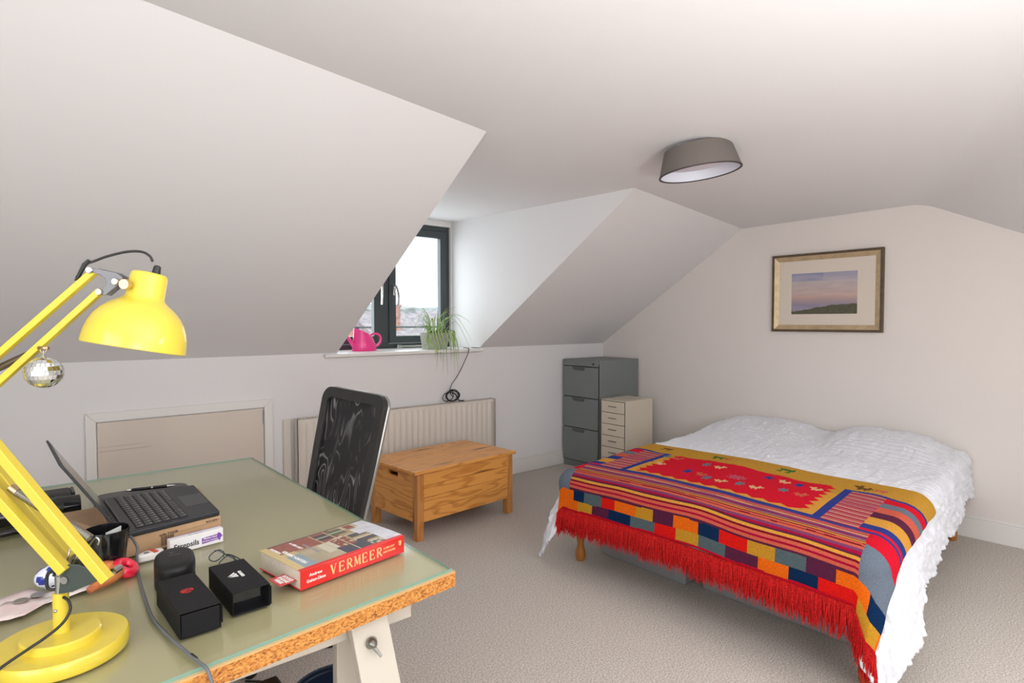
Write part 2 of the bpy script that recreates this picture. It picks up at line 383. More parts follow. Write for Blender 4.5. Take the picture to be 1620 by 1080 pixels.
MB().box(.366,1.277,YW-.012,YW-.001,.1,.806).build('door_panel',hatch_paint,hf,world=True,bevel=.002)
MB().box(.366,.63,YW-.0135,YW-.0115,.640,.6425).box(.366,.60,YW-.0135,YW-.0115,.665,.6665).build('panel_crack',mat('crack',(.45,.38,.33),.7),hf,world=True)
MB().box(1.272,1.285,YW-.018,YW-.008,.70,.79).build('hinge',grey_met,hf,world=True)

# ================================================================== OUTSIDE
gnd=MB().box(-30,60,6,90,-6.2,-6).build('ground',mat('far_ground',(.30,.31,.29),.9,var=.3,vscale=.4)); struct(gnd)
brick=mat('far_brick',(.46,.24,.20),.9,var=.25,vscale=4); tile=mat('far_roof',(.33,.30,.32),.8,var=.25,vscale=3); rtile=mat('far_red_roof',(.45,.2,.15),.8,var=.2,vscale=3)
pale=mat('far_render',(.62,.62,.60),.8,var=.1,vscale=1); dk=mat('far_window',(.07,.08,.09),.2)
def house(x0,x1,y,z0,ze,zr,depth,wm,rm,label,chim=None):
    h=thing('terraced_house',label,'house',((x0+x1)/2,y,-6))
    MB().box(x0,x1,y,y+depth,-6,ze).build('wall',wm,h,world=True)
    m=(y+y+depth)/2; r=MB(); v=[(x0-.2,y-.3,ze),(x1+.2,y-.3,ze),(x1+.2,y+depth+.3,ze),(x0-.2,y+depth+.3,ze),(x0-.2,m,zr),(x1+.2,m,zr)]
    r.add(v,[(0,1,5,4),(2,3,4,5),(1,2,5),(3,0,4),(3,2,1,0)]); r.build('roof',rm,h,world=True)
    k=max(2,int((x1-x0)/2.2))
    for i in range(k):
        cx=x0+(i+.5)*(x1-x0)/k
        wf=MB().box(cx-.5,cx+.5,y-.05,y+.02,ze-2.0,ze-.6).build('window',pale,h,world=True)
        MB().box(cx-.42,cx+.42,y-.07,y-.05,ze-1.92,ze-.68).build('pane',dk,wf,world=True)
    if chim is not None:
        cx,cw,ct=chim
        c=MB().box(cx-cw/2,cx+cw/2,y+.3,y+1.3,zr-2.5,ct).box(cx-cw/2-.06,cx+cw/2+.06,y+.24,y+1.36,ct,ct+.15).build('chimney',brick,h,world=True)
        p=MB()
        for d in (-.2,.2): p.lathe([(.14,ct+.15),(.12,ct+.6)],10,Matrix.Translation((cx+d*cw,y+.8,0)))
        p.build('chimney_pot',rtile,c,world=True)
house(15.4,18.6,30,-6,.6,2.0,6,brick,tile,'red brick house with a tall chimney seen through the right window pane',(16.85,.62,2.2))
house(19.1,24.1,31,-6,.4,1.9,6,pale,tile,'pale house with a grey slate roof right of the brick chimney',(23.0,.8,2.6))
house(9.0,14.9,31,-6,.4,1.9,6,brick,rtile,'brick house with a red tiled roof seen through the left window pane',(11,.7,2.4))
house(24.7,31,38,-6,.6,2.2,6,brick,tile,'brick house with a slate roof at the far right of the view')
hl=MB(); pts=[]
for i in range(41):
    x=-10+i*2.0; pts.append((x,2.6+1.1*noise.noise(Vector((x*.12,3,0)))+.5*noise.noise(Vector((x*.5,1,0)))))
v=[(x,60,-6) for x,z in pts]+[(x,62,z) for x,z in pts]+[(x,80,z+1) for x,z in pts]
hl.add(v,[(i,i+1,42+i,41+i) for i in range(40)]+[(41+i,42+i,83+i,82+i) for i in range(40)])
struct(hl.build('hills',mat('far_trees',(.33,.36,.35),.95,var=.35,vscale=1.2)))
fl=thing('flat_roof','pale flat roof with a dark railing just outside the dormer window','roof',(6.5,10,-6))
MB().box(1,13,9,15,-6,.55).build('wall',pale,fl,world=True); MB().box(.9,13.1,8.9,15.1,.55,.68).build('roof_slab',pale,fl,world=True)
for x in [1.2+1.6*i for i in range(8)]: MB().box(x-.02,x+.02,9.18,9.22,.68,1.28).build('railing_post',frame_grey,fl,world=True)
for z in (1.28,1.05,.85): MB().box(1,13,9.18,9.22,z-.015,z+.015).build('rail',frame_grey,fl,world=True)
tr=thing('bare_tree','bare thin-branched tree rising behind the houses in the right pane','tree',(15.9,22,-6))
def branch(mb,p,d,l,r,dep):
    q=p+d*l; mb.tube([p,(p+q)/2+Vector((random.uniform(-.05,.05),)*3)*l,q],[r,r*.85,r*.7],4,caps=False)
    if dep==0: return
    for k in range(3 if dep>1 else 4):
        nd=(d+Vector((random.uniform(-.7,.7),random.uniform(-.7,.7),random.uniform(-.1,.5)))).normalized()
        branch(mb,p+d*l*random.uniform(.55,1),nd,l*random.uniform(.55,.75),r*.6,dep-1)
tb=MB(); tb.tube([(15.9,22,-6),(15.9,22,1)],[.16,.1],6); bk=mat('far_bark',(.30,.27,.26),.9); tb.build('trunk',bk,tr,world=True)
bb=MB()
for k in range(7): branch(bb,Vector((15.9,22,.2+.2*k)),Vector((random.uniform(-.7,.7),random.uniform(-.7,.7),1)).normalized(),1.0,.05,3)
bb.build('branches',bk,tr,world=True,kind='stuff',recalc=False)

# ================================================================== BED
def SH(x,y): return y+.11*(x-2.45)           # the bed stands slightly skewed to the gable
pine=wood('bed_pine',2,(.42,.16,.03),(.30,.10,.018),(.2,.07,.02),3,.25)
bed=thing('bed','double bed with turned orange pine legs under the white duvet','bed',(3.5,1.7,0))
rail=MB(); zz=(.24,.34)
xf,xh=2.475,4.56; yr_,yl_=.80,2.375
def rail_box(x0,x1,y0,y1):
    v=[(x,SH(x,y),z) for z in zz for x,y in ((x0,y0),(x1,y0),(x1,y1),(x0,y1))]
    return MB().add(v,[(3,2,1,0),(4,5,6,7),(0,1,5,4),(1,2,6,5),(2,3,7,6),(3,0,4,7)])
for q in ((xf,xf+.03,yr_,yl_),(xh-.03,xh,yr_,yl_),(xf,xh,yr_,yr_+.03),(xf,xh,yl_-.03,yl_)):
    rail_box(*q).build('rail',pine,bed,world=True,bevel=.003)
for i in range(12):
    x=2.6+i*.165; v=[(a,SH(a,y),z) for z in (.315,.33) for a,y in ((x,yr_+.03),(x+.07,yr_+.03),(x+.07,yl_-.03),(x,yl_-.03))]
    MB().add(v,[(3,2,1,0),(4,5,6,7),(0,1,5,4),(1,2,6,5),(2,3,7,6),(3,0,4,7)]).build('slat',pine,bed,world=True)
leg_prof=[(.020,0),(.026,.01),(.029,.035),(.027,.06),(.020,.078),(.021,.085),(.017,.095),(.024,.13),(.029,.17),(.033,.22),(.033,.335)]
for x,y in ((2.495,yl_-.03),(2.47,yr_+.035),(4.51,yl_-.03),(4.51,yr_+.03)):
    MB().lathe(leg_prof,20,Matrix.Translation((x,SH(x,y),0))).build('leg',pine,bed,world=True,smooth=True)
mt=MB(); pl=rrect(2.49,4.56,.83,2.36,.06)
mt.prism([(x,SH(x,y)) for x,y in pl],.345,.50)
tag(mt.build('mattress',mat('mattress_ticking',(.8,.8,.8),.8),bevel=.02),'white mattress hidden under the duvet on the bed','mattress')
# drape surface shared by duvet and throw
XE,YR,YL=2.455,.845,2.355
def ztop(x,y):
    z=.53+.012*math.sin((y-.8)*PI/1.6)+.012*noise.noise(Vector((x*2.2,y*2.2,.3)))
    for cy,ch,cw in ((2.02,.085,.36),(1.20,.10,.33)):
        z+=ch*math.exp(-((y-cy)/cw)**4)*(1/(1+math.exp(-(x-4.12)/.09)))
    return z
def drape(x,y,off=0,flare=.10,RR=.08):
    sd=max(0,min(1,max(YR-y,y-YL)/.12))*max(0,min(1,(3.1-x)/.5))
    flare=.08+(.24 if y<YR else .20)*sd
    if x<XE: x=XE-(XE-x)*(1+.32*sd)
    xc=max(x,XE); yc=min(max(y,YR),YL)
    a=XE-x if x<XE else 0; b=(y-YL) if y>YL else ((y-YR) if y<YR else 0)
    d=math.hypot(a,b); z0=ztop(xc,yc); r_=RR
    if d<1e-6: return Vector((xc,SH(xc,yc),z0+off))
    nx,ny=-a/d,b/d; arc=r_*PI/2
    if d<arc:
        an=d/r_; out=r_*math.sin(an); dn=r_*(1-math.cos(an)); on,od=math.sin(an),math.cos(an)
    else:
        e=d-arc; out=r_+flare*e; dn=r_+e; on,od=1,0
    out+=off*on
    return Vector((xc+nx*out,SH(xc,yc)+ny*out,z0-dn+off*od))
def wrinkle(x,y):
    # seersucker: pinched rows across the bed
    row=abs(math.sin(x*PI/.052)); n=noise.noise(Vector((x*9,y*34,1.5)))
    h=.0085*row*(.65+n)+.0045*noise.noise(Vector((x*22,y*60,4)))
    h+=.006*noise.noise(Vector((x*6,y*6,8)))
    hang=max(0,(XE-x),(YR-y),(y-YL))
    if hang>0: h+=min(1,hang/.12)*(.016*noise.noise(Vector((x*9,y*9,2)))+.010*noise.noise(Vector((x*26,y*26,7))))
    return h
duv=MB(); x0,x1,y0,y1=2.15,4.655,.46,2.75; nx,ny=330,290
for i in range(nx+1):
    for j in range(ny+1):
        x=x0+(x1-x0)*i/nx; y=y0+(y1-y0)*j/ny
        # the duvet hangs less towards the head on the right side, and droops at the foot corners
        yy=y
        if y<YR: yy=YR-(YR-y)*(1.02-.16*max(0,min(1,(x-2.4)/2)))+.02*math.sin(x*9)*((YR-y)/.38)
        if y>YL: yy=YL+(y-YL)*.95
        fl_=.10
        if x<XE and (y<YR or y>YL): fl_=.10
        wv=.03*math.sin(math.atan2(XE-x,YR-y)*7)*max(0,math.hypot(max(0,XE-x),max(0,YR-y))-.12) if (x<XE and y<YR) else 0
        wr=wrinkle(x,y)
        if 2.0<x<3.30 and .66<y<2.48: wr=wr*.35-.004
        p=drape(x,yy,wr+wv,fl_)
        if x>4.58: p.z-=((x-4.58)/.075)**2*.12*max(0,min(1,(y-.80)/.15))
        if p.x>XG-.012: p.x=XG-.012
        if p.z<.012: p.z=.012+random.random()*.002
        duv.v.append(tuple(p))
for i in range(nx):
    for j in range(ny):
        a=i*(ny+1)+j; duv.f.append((a,a+ny+1,a+ny+2,a+1)); duv.mi.append(0)
duvet=duv.build('duvet',mat('white_cotton',(.76,.77,.82),.85,bump=.7,bscale=70,spec=.15,sheen=.2),smooth='all')
sm=duvet.modifiers.new('thickness','SOLIDIFY'); sm.thickness=.012; sm.offset=-1
tag(duvet,'white crinkled seersucker duvet spread over the bed and hanging at its corners','duvet')
# ---------------- kilim throw
def hexc(h): 
    v=[int(h[i:i+2],16)/255 for i in (0,2,4)]; return tuple((c/12.92 if c<=.04045 else ((c+.055)/1.055)**2.4) for c in v)
RED=hexc('C8102A');HOT=hexc('D8122C');YEL=hexc('D99A3E');MUS=hexc('C89436');BLU=hexc('2E3C86');NAV=hexc('0C2A50');GRY=hexc('56666A');PUR=hexc('5A2340');ORA=hexc('EC6A12')
GLD=hexc('C8902A');SCA=hexc('DE1A14');CRM=hexc('E3B483');COR=hexc('D0604A');DRD=hexc('7A0E24');PNK=hexc('C0566A');CRI=hexc('A80F38');MAU=hexc('7A4068');SLA=hexc('6C7684');GRN=hexc('3E6E2A');BRN=hexc('6A4A20')
row1b=[2.318,2.212,2.072,1.982,1.845,1.742,1.628,1.494,1.391,1.26,1.143,1.018,.927,.81,.721,.62]
row1c=[ORA,NAV,GRY,SCA,ORA,GLD,PUR,ORA,NAV,SCA,GLD,GRY,PUR,ORA,NAV,GRY,ORA]
row2b=[2.367,2.269,2.134,2.02,1.876,1.731,1.611,1.491,1.361,1.21,1.085,.976,.857,.737,.66]
row2c=[ORA,ORA,GLD,PUR,NAV,GRY,SCA,GLD,GRY,PUR,ORA,NAV,SCA,GLD,ORA,NAV]
front=[(.018,BLU),(.012,MAU),(.012,PNK),(.012,COR),(.006,DRD),(.010,CRM),(.006,DRD),(.008,PNK),(.008,MAU),(.006,BLU),(.013,CRI),(.012,SLA),(.009,COR),(.006,DRD),(.012,YEL),(.006,DRD),(.011,COR),(.006,DRD),(.010,COR),(.011,MAU),(.008,CRI),(.008,PUR),(.011,YEL),(.007,DRD),(.011,COR),(.009,CRI),(.010,COR),(.009,PUR)]
FS=sum(a for a,b in front)
BIRD=["..#....","###..#.",".######","..####.","..#.#.."]
STAR=[".#.#.",".###.","#####",".###.",".#.#."]
GOAT=["......#","#######",".######",".#...#.","##..##."]
FISH=["..#.#.#..","#.#####.#",".########","#.#####.#","..#.#.#.."]
sprites=[]
def spr(x,y,bm_,c,s=.0095,flip=False): sprites.append((x,y,bm_,c,s,flip))
for i,(x,y) in enumerate([(3.06,2.01),(2.88,2.03),(3.02,1.72),(2.83,1.74),(2.80,1.42),(3.03,1.36),(2.86,1.22),(3.02,1.20),(2.78,1.60)]):
    spr(x,y,BIRD,CRM if i%3 else COR,.0098,i%2==0); spr(x+.005,y+.085,STAR,BLU if i%2 else SLA,.010)
spr(2.90,1.565,FISH,PNK,.011)
spr(3.24,2.20,GOAT,BRN,.010); spr(3.235,1.83,GOAT,GRN,.011,True); spr(3.25,1.43,GOAT,GRN,.012); spr(3.20,1.03,BIRD,BRN,.013); spr(3.20,.955,GOAT,COR,.008); spr(3.235,1.775,BIRD,COR,.008)
def tooth(t,p): t=(t/p)%1; return abs(2*t-1)
def pat(x,y):
    w_=2.60-x
    # selvage ends
    if w_>0:
        jig=.002*noise.noise(Vector((x*20,y*6,0)))
        w2=w_+jig
        if w2<FS+.0:
            if y<.86 or y>2.36:
                side_c=[(.022,BLU),(.13,HOT),(9,SLA)]
                s=w2
                for a,c in side_c:
                    if s<a: return c
                    s-=a
            s=w2
            for a,c in front:
                if s<a: return c
                s-=a
        s=w2-FS
        if s<.055: bs,cs=row1b,row1c
        elif s<.105: bs,cs=row2b,row2c
        else: return RED
        k=0
        while k<len(bs) and y<bs[k]: k+=1
        return cs[min(k,len(cs)-1)]
    for sx,sy,bm_,c,s,fl_ in sprites:
        u=(sy-y)/s+len(bm_[0])/2; v=(sx-x)/(s*1.5)+len(bm_)/2
        if 0<=u<len(bm_[0]) and 0<=v<len(bm_):
            uu=int(u); uu=len(bm_[0])-1-uu if fl_ else uu
            if bm_[int(v)][uu]=='#': return c
    yc=y
    if x>3.125+.008*math.sin(y*28) or (1.09<y<2.10 and x>3.15): 
        return MUS
    if x>3.10+.008*math.sin(y*28) and (y<1.09 or y>2.10): return BLU
    if abs(y-1.075)<.019 or abs(y-2.12)<.019 or x<2.618 and 1.06<y<2.13: return BLU
    if 1.09<y<2.10:
        d1=x-2.635-.028*tooth(y,.083); d2=3.145-x-.022*tooth(y+.02,.105)
        e=.030+.035*tooth(x,.065)
        if d1>0 and d2>0 and 2.095-y>e and y-1.095>e: return HOT
        return YEL if x<3.0 else MUS
    # pink striped side panels
    if .905<y<1.06 or 2.135<y<2.29:
        t=(x-2.6)%.052
        for a,c in ((.008,DRD),(.010,PNK),(.007,CRM),(.009,MAU),(.009,COR),(.009,PNK)):
            if t<a: return c
            t-=a
        return CRM
    for a,c in ((3.02,HOT),(2.945,SLA),(2.865,COR),(2.785,PUR if y<1.5 else BLU),(2.685,YEL),(2.625,BLU),(0,HOT)):
        if x>a: return c
th=MB(); x0,x1,y0,y1=2.6-FS-.118,3.335,.73,2.50; nx,ny=300,430
for i in range(nx+1):
    for j in range(ny+1):
        x=x0+(x1-x0)*i/nx; y=y0+(y1-y0)*j/ny
        yy=y-.012*noise.noise(Vector((x*9,1,0)))*(1 if y<.9 else 0)
        xx=x+.012*noise.noise(Vector((y*3,5,0)))*(1 if x<2.4 else 0)
        yy=yy-.075*max(0,min(1,(2.62-x)/.3))*max(0,min(1,(1.0-y)/.27))-.10*max(0,min(1,(2.62-x)/.3))*max(0,min(1,(y-2.15)/.35))
        th.v.append(tuple(drape(xx,yy,.017+.004*noise.noise(Vector((x*5,y*5,3))),.06)))
for i in range(nx):
    for j in range(ny):
        a=i*(ny+1)+j; th.f.append((a,a+ny+1,a+ny+2,a+1)); th.mi.append(0)
        th.c.append(pat(x0+(x1-x0)*(i+.5)/nx,y0+(y1-y0)*(j+.5)/ny))
throw=thing('kilim_throw','red and yellow kilim throw with patchwork border over the foot of the bed','throw',(2.8,1.65,.5))
wool=vcmat('kilim_wool',.9,.9,420,.22,spec=.1)
tho=th.build('woven_cloth',wool,throw,world=True,smooth='all',recalc=False)
sm=tho.modifiers.new('thickness','SOLIDIFY'); sm.thickness=.004; sm.offset=-1
# fringe: two knotted layers of red wool strands
fr_=MB(); fm=mat('red_wool_fringe',(.70,.014,.012),.8,col2=(.30,.004,.006),vscale=170,spec=.2)
for layer,(cnt,xs_,L0,off) in enumerate(((1100,x0+.004,.095,.027),(1500,x0+.004,.135,.019))):
    for k in range(cnt):
        y=y0+(y1-y0)*(k+random.uniform(-.4,.4))/cnt
        y=min(max(y,y0),y1)
        L_=L0*random.uniform(.78,1.12)+.018*noise.noise(Vector((y*7,layer,0)))
        if y<.86: L_+=.03
        p=drape(xs_,y-.075*max(0,min(1,(1.0-y)/.27))-.10*max(0,min(1,(y-2.15)/.35)),off); pts=[p]
        sway=random.uniform(-.03,.03)+.10*noise.noise(Vector((y*14,layer*3,0))); out=random.uniform(-.012,.014)
        dirx=-1; 
        for t in (.25,.5,.75,1):
            pts.append(p+Vector((out*t-.01*layer*0, sway*L_*3*t*t, -L_*t)))
        wd=random.uniform(.0018,.0030)
        fr_.tube(pts,[wd,wd*1.1,wd*1.1,wd*.8,wd*.25],3,caps=False)
fr_.build('fringe',fm,throw,world=True,kind='stuff',recalc=False,label='red wool fringe')
# underbed boxes
for i,(a,b,xx,lab) in enumerate(((1.765,2.345,2.66,'grey underbed storage box nearer the filing cabinet'),(.93,1.69,2.70,'grey underbed storage box at the right end under the bed'))):
    bx=thing('storage_box',lab,'box',((xx+.35),(a+b)/2,0),0,'grey boxes under the bed')
    g_=mat('grey_box',(.27,.275,.28),.45)
    MB().box(xx,xx+.75,a,b,0,.15).build('body',g_,bx,world=True,bevel=.012)
    MB().box(xx-.008,xx+.758,a-.008,b+.008,.15,.175).build('lid',g_,bx,world=True,bevel=.006)

# ================================================================== FILING CABINET + DRAWER UNIT
cabm=mat('grey_enamel',(.195,.215,.21),.45,var=.06,vscale=2)
cab=thing('filing_cabinet','tall grey metal three-drawer filing cabinet in the corner','filing cabinet',(4.36,3.84,0))
cx0,cx1,cy0,cy1=4.085,4.64,3.615,4.07; dark=mat('gap_dark',(.02,.02,.02),.8)
MB().box(cx0,cx1,cy0,cy1,0,1.02).build('body',cabm,cab,world=True,bevel=.004)
MB().box(cx0-.004,cx0,cy0+.005,cy1-.005,.06,.985).build('front_gap',dark,cab,world=True)
zs=[(.07,.375),(.383,.665),(.673,.955)]
for z0,z1 in zs:
    d_=MB().box(cx0-.022,cx0-.002,cy0+.012,cy1-.012,z0,z1).build('drawer',cabm,cab,world=True,bevel=.003)
    hnd=MB(); cyy=(cy0+cy1)/2+.01
    hnd.add([(cx0-.023,cyy-.075,z1-.006),(cx0-.023,cyy+.075,z1-.006),(cx0-.023,cyy+.055,z1-.035),(cx0-.023,cyy-.055,z1-.035),(cx0-.042,cyy-.07,z1-.010),(cx0-.042,cyy+.07,z1-.010)],[(0,1,5,4),(4,5,2,3),(0,4,3),(1,2,5),(3,2,1,0)])
    hnd.build('handle',mat('pull_grey',(.13,.14,.14),.4),d_,world=True)
MB().box(cx0-.020,cx0-.002,cy0+.01,cy1-.01,.962,1.018).build('top_rail',cabm,cab,world=True,bevel=.003)
MB().lathe([(.009,0),(.009,.006),(.004,.007)],14,Matrix.Translation((cx0-.020,cy0+.06,.988))@Matrix.Rotation(R(-90),4,'Y')).build('lock',black_pl,cab,world=True)
du=thing('drawer_unit','small cream metal drawer unit beside the grey filing cabinet','drawer unit',(4.46,3.42,0))
crm=mat('cream_enamel',(.70,.62,.50),.4); ux0,ux1,uy0,uy1=4.085,4.46,3.31,3.598
MB().box(ux0,ux1,uy0,uy1,.02,.68).build('body',crm,du,world=True,bevel=.004)
MB().box(ux0-.003,ux0,uy0+.012,uy1-.012,.05,.672).build('front_gap',dark,du,world=True)
for k in range(6):
    z0=.055+k*.103
    d_=MB().box(ux0-.014,ux0-.002,uy0+.016,uy1-.016,z0,z0+.098).build('drawer',crm,du,world=True,bevel=.002)
    MB().box(ux0-.022,ux0-.013,uy0+.10,uy1-.10,z0+.050,z0+.056).build('label_holder',mat('holder',(.25,.22,.17),.4,metal=.5),d_,world=True)
for y in (uy0+.03,uy1-.03):
    for x in (ux0+.03,ux1-.03): MB().lathe([(.012,0),(.012,.022)],12,Matrix.Translation((x,y,0))).build('foot',black_pl,du,world=True)
# ================================================================== PICTURE
pic=thing('framed_picture','gilt framed seascape print in a cream mount on the gable wall','picture',(XG,1.907,1.595))
py0,py1,pz0,pz1=1.513,2.300,1.298,1.891
outer=mat('dark_bronze_frame',(.10,.065,.035),.45,var=.2,vscale=30); gilt=mat('gilt_slip',(.56,.43,.26),.38,metal=.35,var=.12,vscale=20)
def pring(a,b_,xa,xb,m,name):
    for q in (0,1,2,3):
        Y0,Y1,Z0_,Z1_=py0+a,py1-a,pz0+a,pz1-a; y0_,y1_,z0_,z1_=py0+b_,py1-b_,pz0+b_,pz1-b_
        quad=[[(Y0,Z0_),(Y1,Z0_),(y1_,z0_),(y0_,z0_)],[(Y1,Z0_),(Y1,Z1_),(y1_,z1_),(y1_,z0_)],[(Y1,Z1_),(Y0,Z1_),(y0_,z1_),(y1_,z1_)],[(Y0,Z1_),(Y0,Z0_),(y0_,z0_),(y0_,z1_)]][q]
        v=[(xa if i<2 else xb,y,z) for i,(y,z) in enumerate(quad)]+[(XG-.001,y,z) for y,z in quad]
        MB().add(v,[(0,1,2,3),(7,6,5,4),(0,4,5,1),(1,5,6,2),(2,6,7,3),(3,7,4,0)]).build(name,m,pic,world=True)
pring(0,.018,XG-.030,XG-.030,outer,'outer_moulding'); pring(.018,.052,XG-.028,XG-.014,gilt,'inner_moulding')
MB().box(XG-.012,XG-.006,py0+.05,py1-.05,pz0+.05,pz1-.05).build('mount',mat('cream_mount',(.72,.64,.55),.7),pic,world=True)
pm=MB(); a0,a1,b0,b1=1.682,2.152,1.432,1.742; nx,ny=150,100
def seapix(u,v):
    n=noise.noise(Vector((u*3,v*9,0))); n2=noise.noise(Vector((u*5,v*16,4)))
    hill=.07+.16*min(1,max(0,(u-.05)*1.5))+.03*noise.noise(Vector((u*9,0,2)))+.012*noise.noise(Vector((u*40,0,2)))
    if v<hill:
        t=.5+.5*noise.noise(Vector((u*22,v*24,1))); return (.075+.06*t,.078+.05*t,.05+.03*t)
    if v<.235: return (.30+.05*n,.27+.04*n,.36+.03*n)
    if v<.44: k=(v-.235)/.2; k=max(0,min(1,k+.2*n)); return (.30+.26*k,.26+.12*k,.33-.01*k)
    if v<.8: k=(v-.44)/.36; return (.56-.06*k+.06*n2,.41+.03*k+.05*n2,.38+.06*k+.03*n2)
    k=max(0,min(1,(v-.8)/.15+n*.9)); k=k*(1 if u<.5 else .5); return (.48-.2*k,.43-.14*k,.46-.03*k)
for i in range(nx+1):
    for j in range(ny+1): pm.v.append((XG-.0125,a1-(a1-a0)*i/nx,b0+(b1-b0)*j/ny))
for i in range(nx):
    for j in range(ny):
        a=i*(ny+1)+j; pm.f.append((a,a+1,a+ny+2,a+ny+1)); pm.mi.append(0); pm.c.append(seapix((i+.5)/nx,(j+.5)/ny))
pm.build('print',vcmat('print_paper',.6),pic,world=True,recalc=False)

# ================================================================== CEILING LIGHT
lx,ly=2.70,1.74; lz=ceil_z(lx,ly)-.004
cl=thing('ceiling_light','flush ceiling light with a tapered grey-brown fabric drum shade','ceiling light',(lx,ly,lz))
tilt=Matrix.Translation((0,0,.014))@Matrix.Rotation(R(-6.5),4,Vector((.644,.765,0)))
shm=mat('taupe_linen',(.17,.145,.13),.85,bump=.3,bscale=260); lin=mat('white_lining',(.72,.74,.82),.5)
rt_,rb_,hh=.166,.203,.125
MB().lathe([(rt_,-.012),(rb_,-.012-hh),(rb_-.004,-.012-hh),(rt_-.004,-.012)],64,tilt,closed=True).build('shade',shm,cl,smooth=True)
MB().lathe([(rt_-.005,-.012),(rb_-.005,-.011-hh),(rb_-.007,-.011-hh),(rt_-.007,-.012)],64,tilt,closed=True).build('shade_lining',lin,cl,smooth=True)
MB().lathe([(rb_+.0015,-.010-hh),(rb_+.0015,-.0145-hh),(rb_-.008,-.0145-hh),(rb_-.008,-.010-hh)],64,tilt,closed=True).build('rim_trim',mat('dark_trim',(.05,.035,.035),.6),cl,smooth=True)
MB().lathe([(.0001,-.100),(.12,-.098),(.160,-.091),(.170,-.086),(.170,-.066),(.0001,-.066)],48,tilt).build('diffuser',mat('opal_diffuser',(.76,.70,.76),.5),cl,smooth=True)
MB().lathe([(.12,.018),(.12,-.03),(.05,-.032),(.05,-.066)],32,Matrix.Translation((0,0,-.012))).build('ceiling_plate',white_gloss,cl,smooth=True)

# ================================================================== RADIATOR
rad=thing('radiator','cream ribbed panel radiator under the dormer window','radiator',(2.3,4.03,.16))
radm=mat('radiator_cream',(.72,.655,.58),.4); rx0,rx1,rz0,rz1=1.475,3.185,.16,.718; yf=4.005
prof=[]; pitch=.0518; nfl=int((rx1-rx0-.05)/pitch)
rb=MB(); cols=[(rx0,0)]
for k in range(nfl):
    xa=rx0+.025+k*pitch
    cols+= [(xa,0),(xa+.008,-.011),(xa+.030,-.011),(xa+.038,0)]
cols.append((rx1,0)); rows=[(rz0,0),(rz0+.03,0),(rz0+.05,1),(rz1-.055,1),(rz1-.03,0),(rz1,0)]
for x,dx in cols:
    for z,k in rows: rb.v.append((x,yf+dx*k,z))
nr=len(rows)
for i in range(len(cols)-1):
    for j in range(nr-1):
        a=i*nr+j; rb.f.append((a,a+nr,a+nr+1,a+1)); rb.mi.append(0)
rp=rb.build('front_panel',radm,rad,world=True,recalc=False,smooth=True)
s_=rp.modifiers.new('t','SOLIDIFY'); s_.thickness=.004; s_.offset=-1
MB().box(rx0+.01,rx1-.01,4.055,4.065,rz0+.01,rz1-.01).build('back_panel',radm,rad,world=True)
gr=MB(); gr.box(rx0,rx1,yf,yf+.003,rz1-.002,rz1+.002).box(rx0,rx1,4.06,4.066,rz1-.002,rz1+.002)
for k in range(60): x=rx0+.01+k*(rx1-rx0-.02)/59; gr.box(x-.004,x+.004,yf,4.066,rz1-.002,rz1+.001)
gr.build('top_grille',radm,rad,world=True)
for x in (rx0,rx1-.004): MB().box(x,x+.004,yf,4.066,rz0+.01,rz1+.001).build('side_panel',radm,rad,world=True)
MB().box(1.405,1.455,4.07,YW-.001,.0,.715).build('pipe_cover',radm,rad,world=True,bevel=.004)
for x in (rx0+.2,rx1-.2): MB().box(x-.02,x+.02,4.064,YW-.001,.3,.6).build('bracket',grey_met,rad,world=True)
MB().tube([(rx1-.02,4.035,.17),(rx1+.03,4.035,.17),(rx1+.03,4.035,.0)],.008,8).tube([(rx1+.03,4.035,.15),(rx1+.03,4.035,.22)],.018,12).build('valve',white_gloss,rad,world=True,smooth=True)

# ================================================================== PINE CHEST
ch=thing('blanket_chest','orange pine blanket chest in front of the radiator','chest',(2.315,3.50,0),R(4.5))
PC=((.76,.34,.08),(.40,.115,.014),(.12,.035,.010))
wd=[wood('pine_x%d'%k,0,*PC,seed=k,rough=.32) for k in range(4)]; wy=[wood('pine_y%d'%k,1,*PC,seed=k+7,rough=.35) for k in range(3)]; wz=[wood('pine_z%d'%k,2,(.56,.25,.07),*PC[1:],seed=k+3,rough=.35) for k in range(2)]
hx,hy=.418,.27
for sx in (-1,1):
    for sy in (-1,1):
        px=MB().box(sx*hx-(.05 if sx>0 else 0),sx*hx+(.05 if sx<0 else 0),sy*hy-(.05 if sy>0 else 0),sy*hy+(.05 if sy<0 else 0),0,.425)
        px.build('post',wz[(sx+sy)%2],ch,bevel=.003)
nb=4; zb0,zb1=.115,.424
for k in range(nb):
    a=zb0+(zb1-zb0)*k/nb+.0008; b=zb0+(zb1-zb0)*(k+1)/nb-.0008
    for sy in (-1,1): MB().box(-hx+.05,hx-.05,sy*(hy-.008)-.009,sy*(hy-.008)+.0,a,b).build('plank',wd[k%4],ch,bevel=.0015,seg=1)
    for sx in (-1,1):
        if k==nb-1:   # hand-hold slot
            for p in ((-hy+.05,-.055,a,b),(.055,hy-.05,a,b),(-.055,.055,a,a+.028),(-.055,.055,b-.020,b)):
                MB().box(sx*(hx-.010)-.008,sx*(hx-.010)+.008,p[0],p[1],p[2],p[3]).build('plank',wy[k%3],ch)
        else: MB().box(sx*(hx-.010)-.008,sx*(hx-.010)+.008,-hy+.05,hy-.05,a,b).build('plank',wy[k%3],ch,bevel=.0015,seg=1)
MB().box(-hx+.03,hx-.03,-hy+.03,hy-.03,.118,.13).build('bottom_board',wd[0],ch)
lid=MB(); 
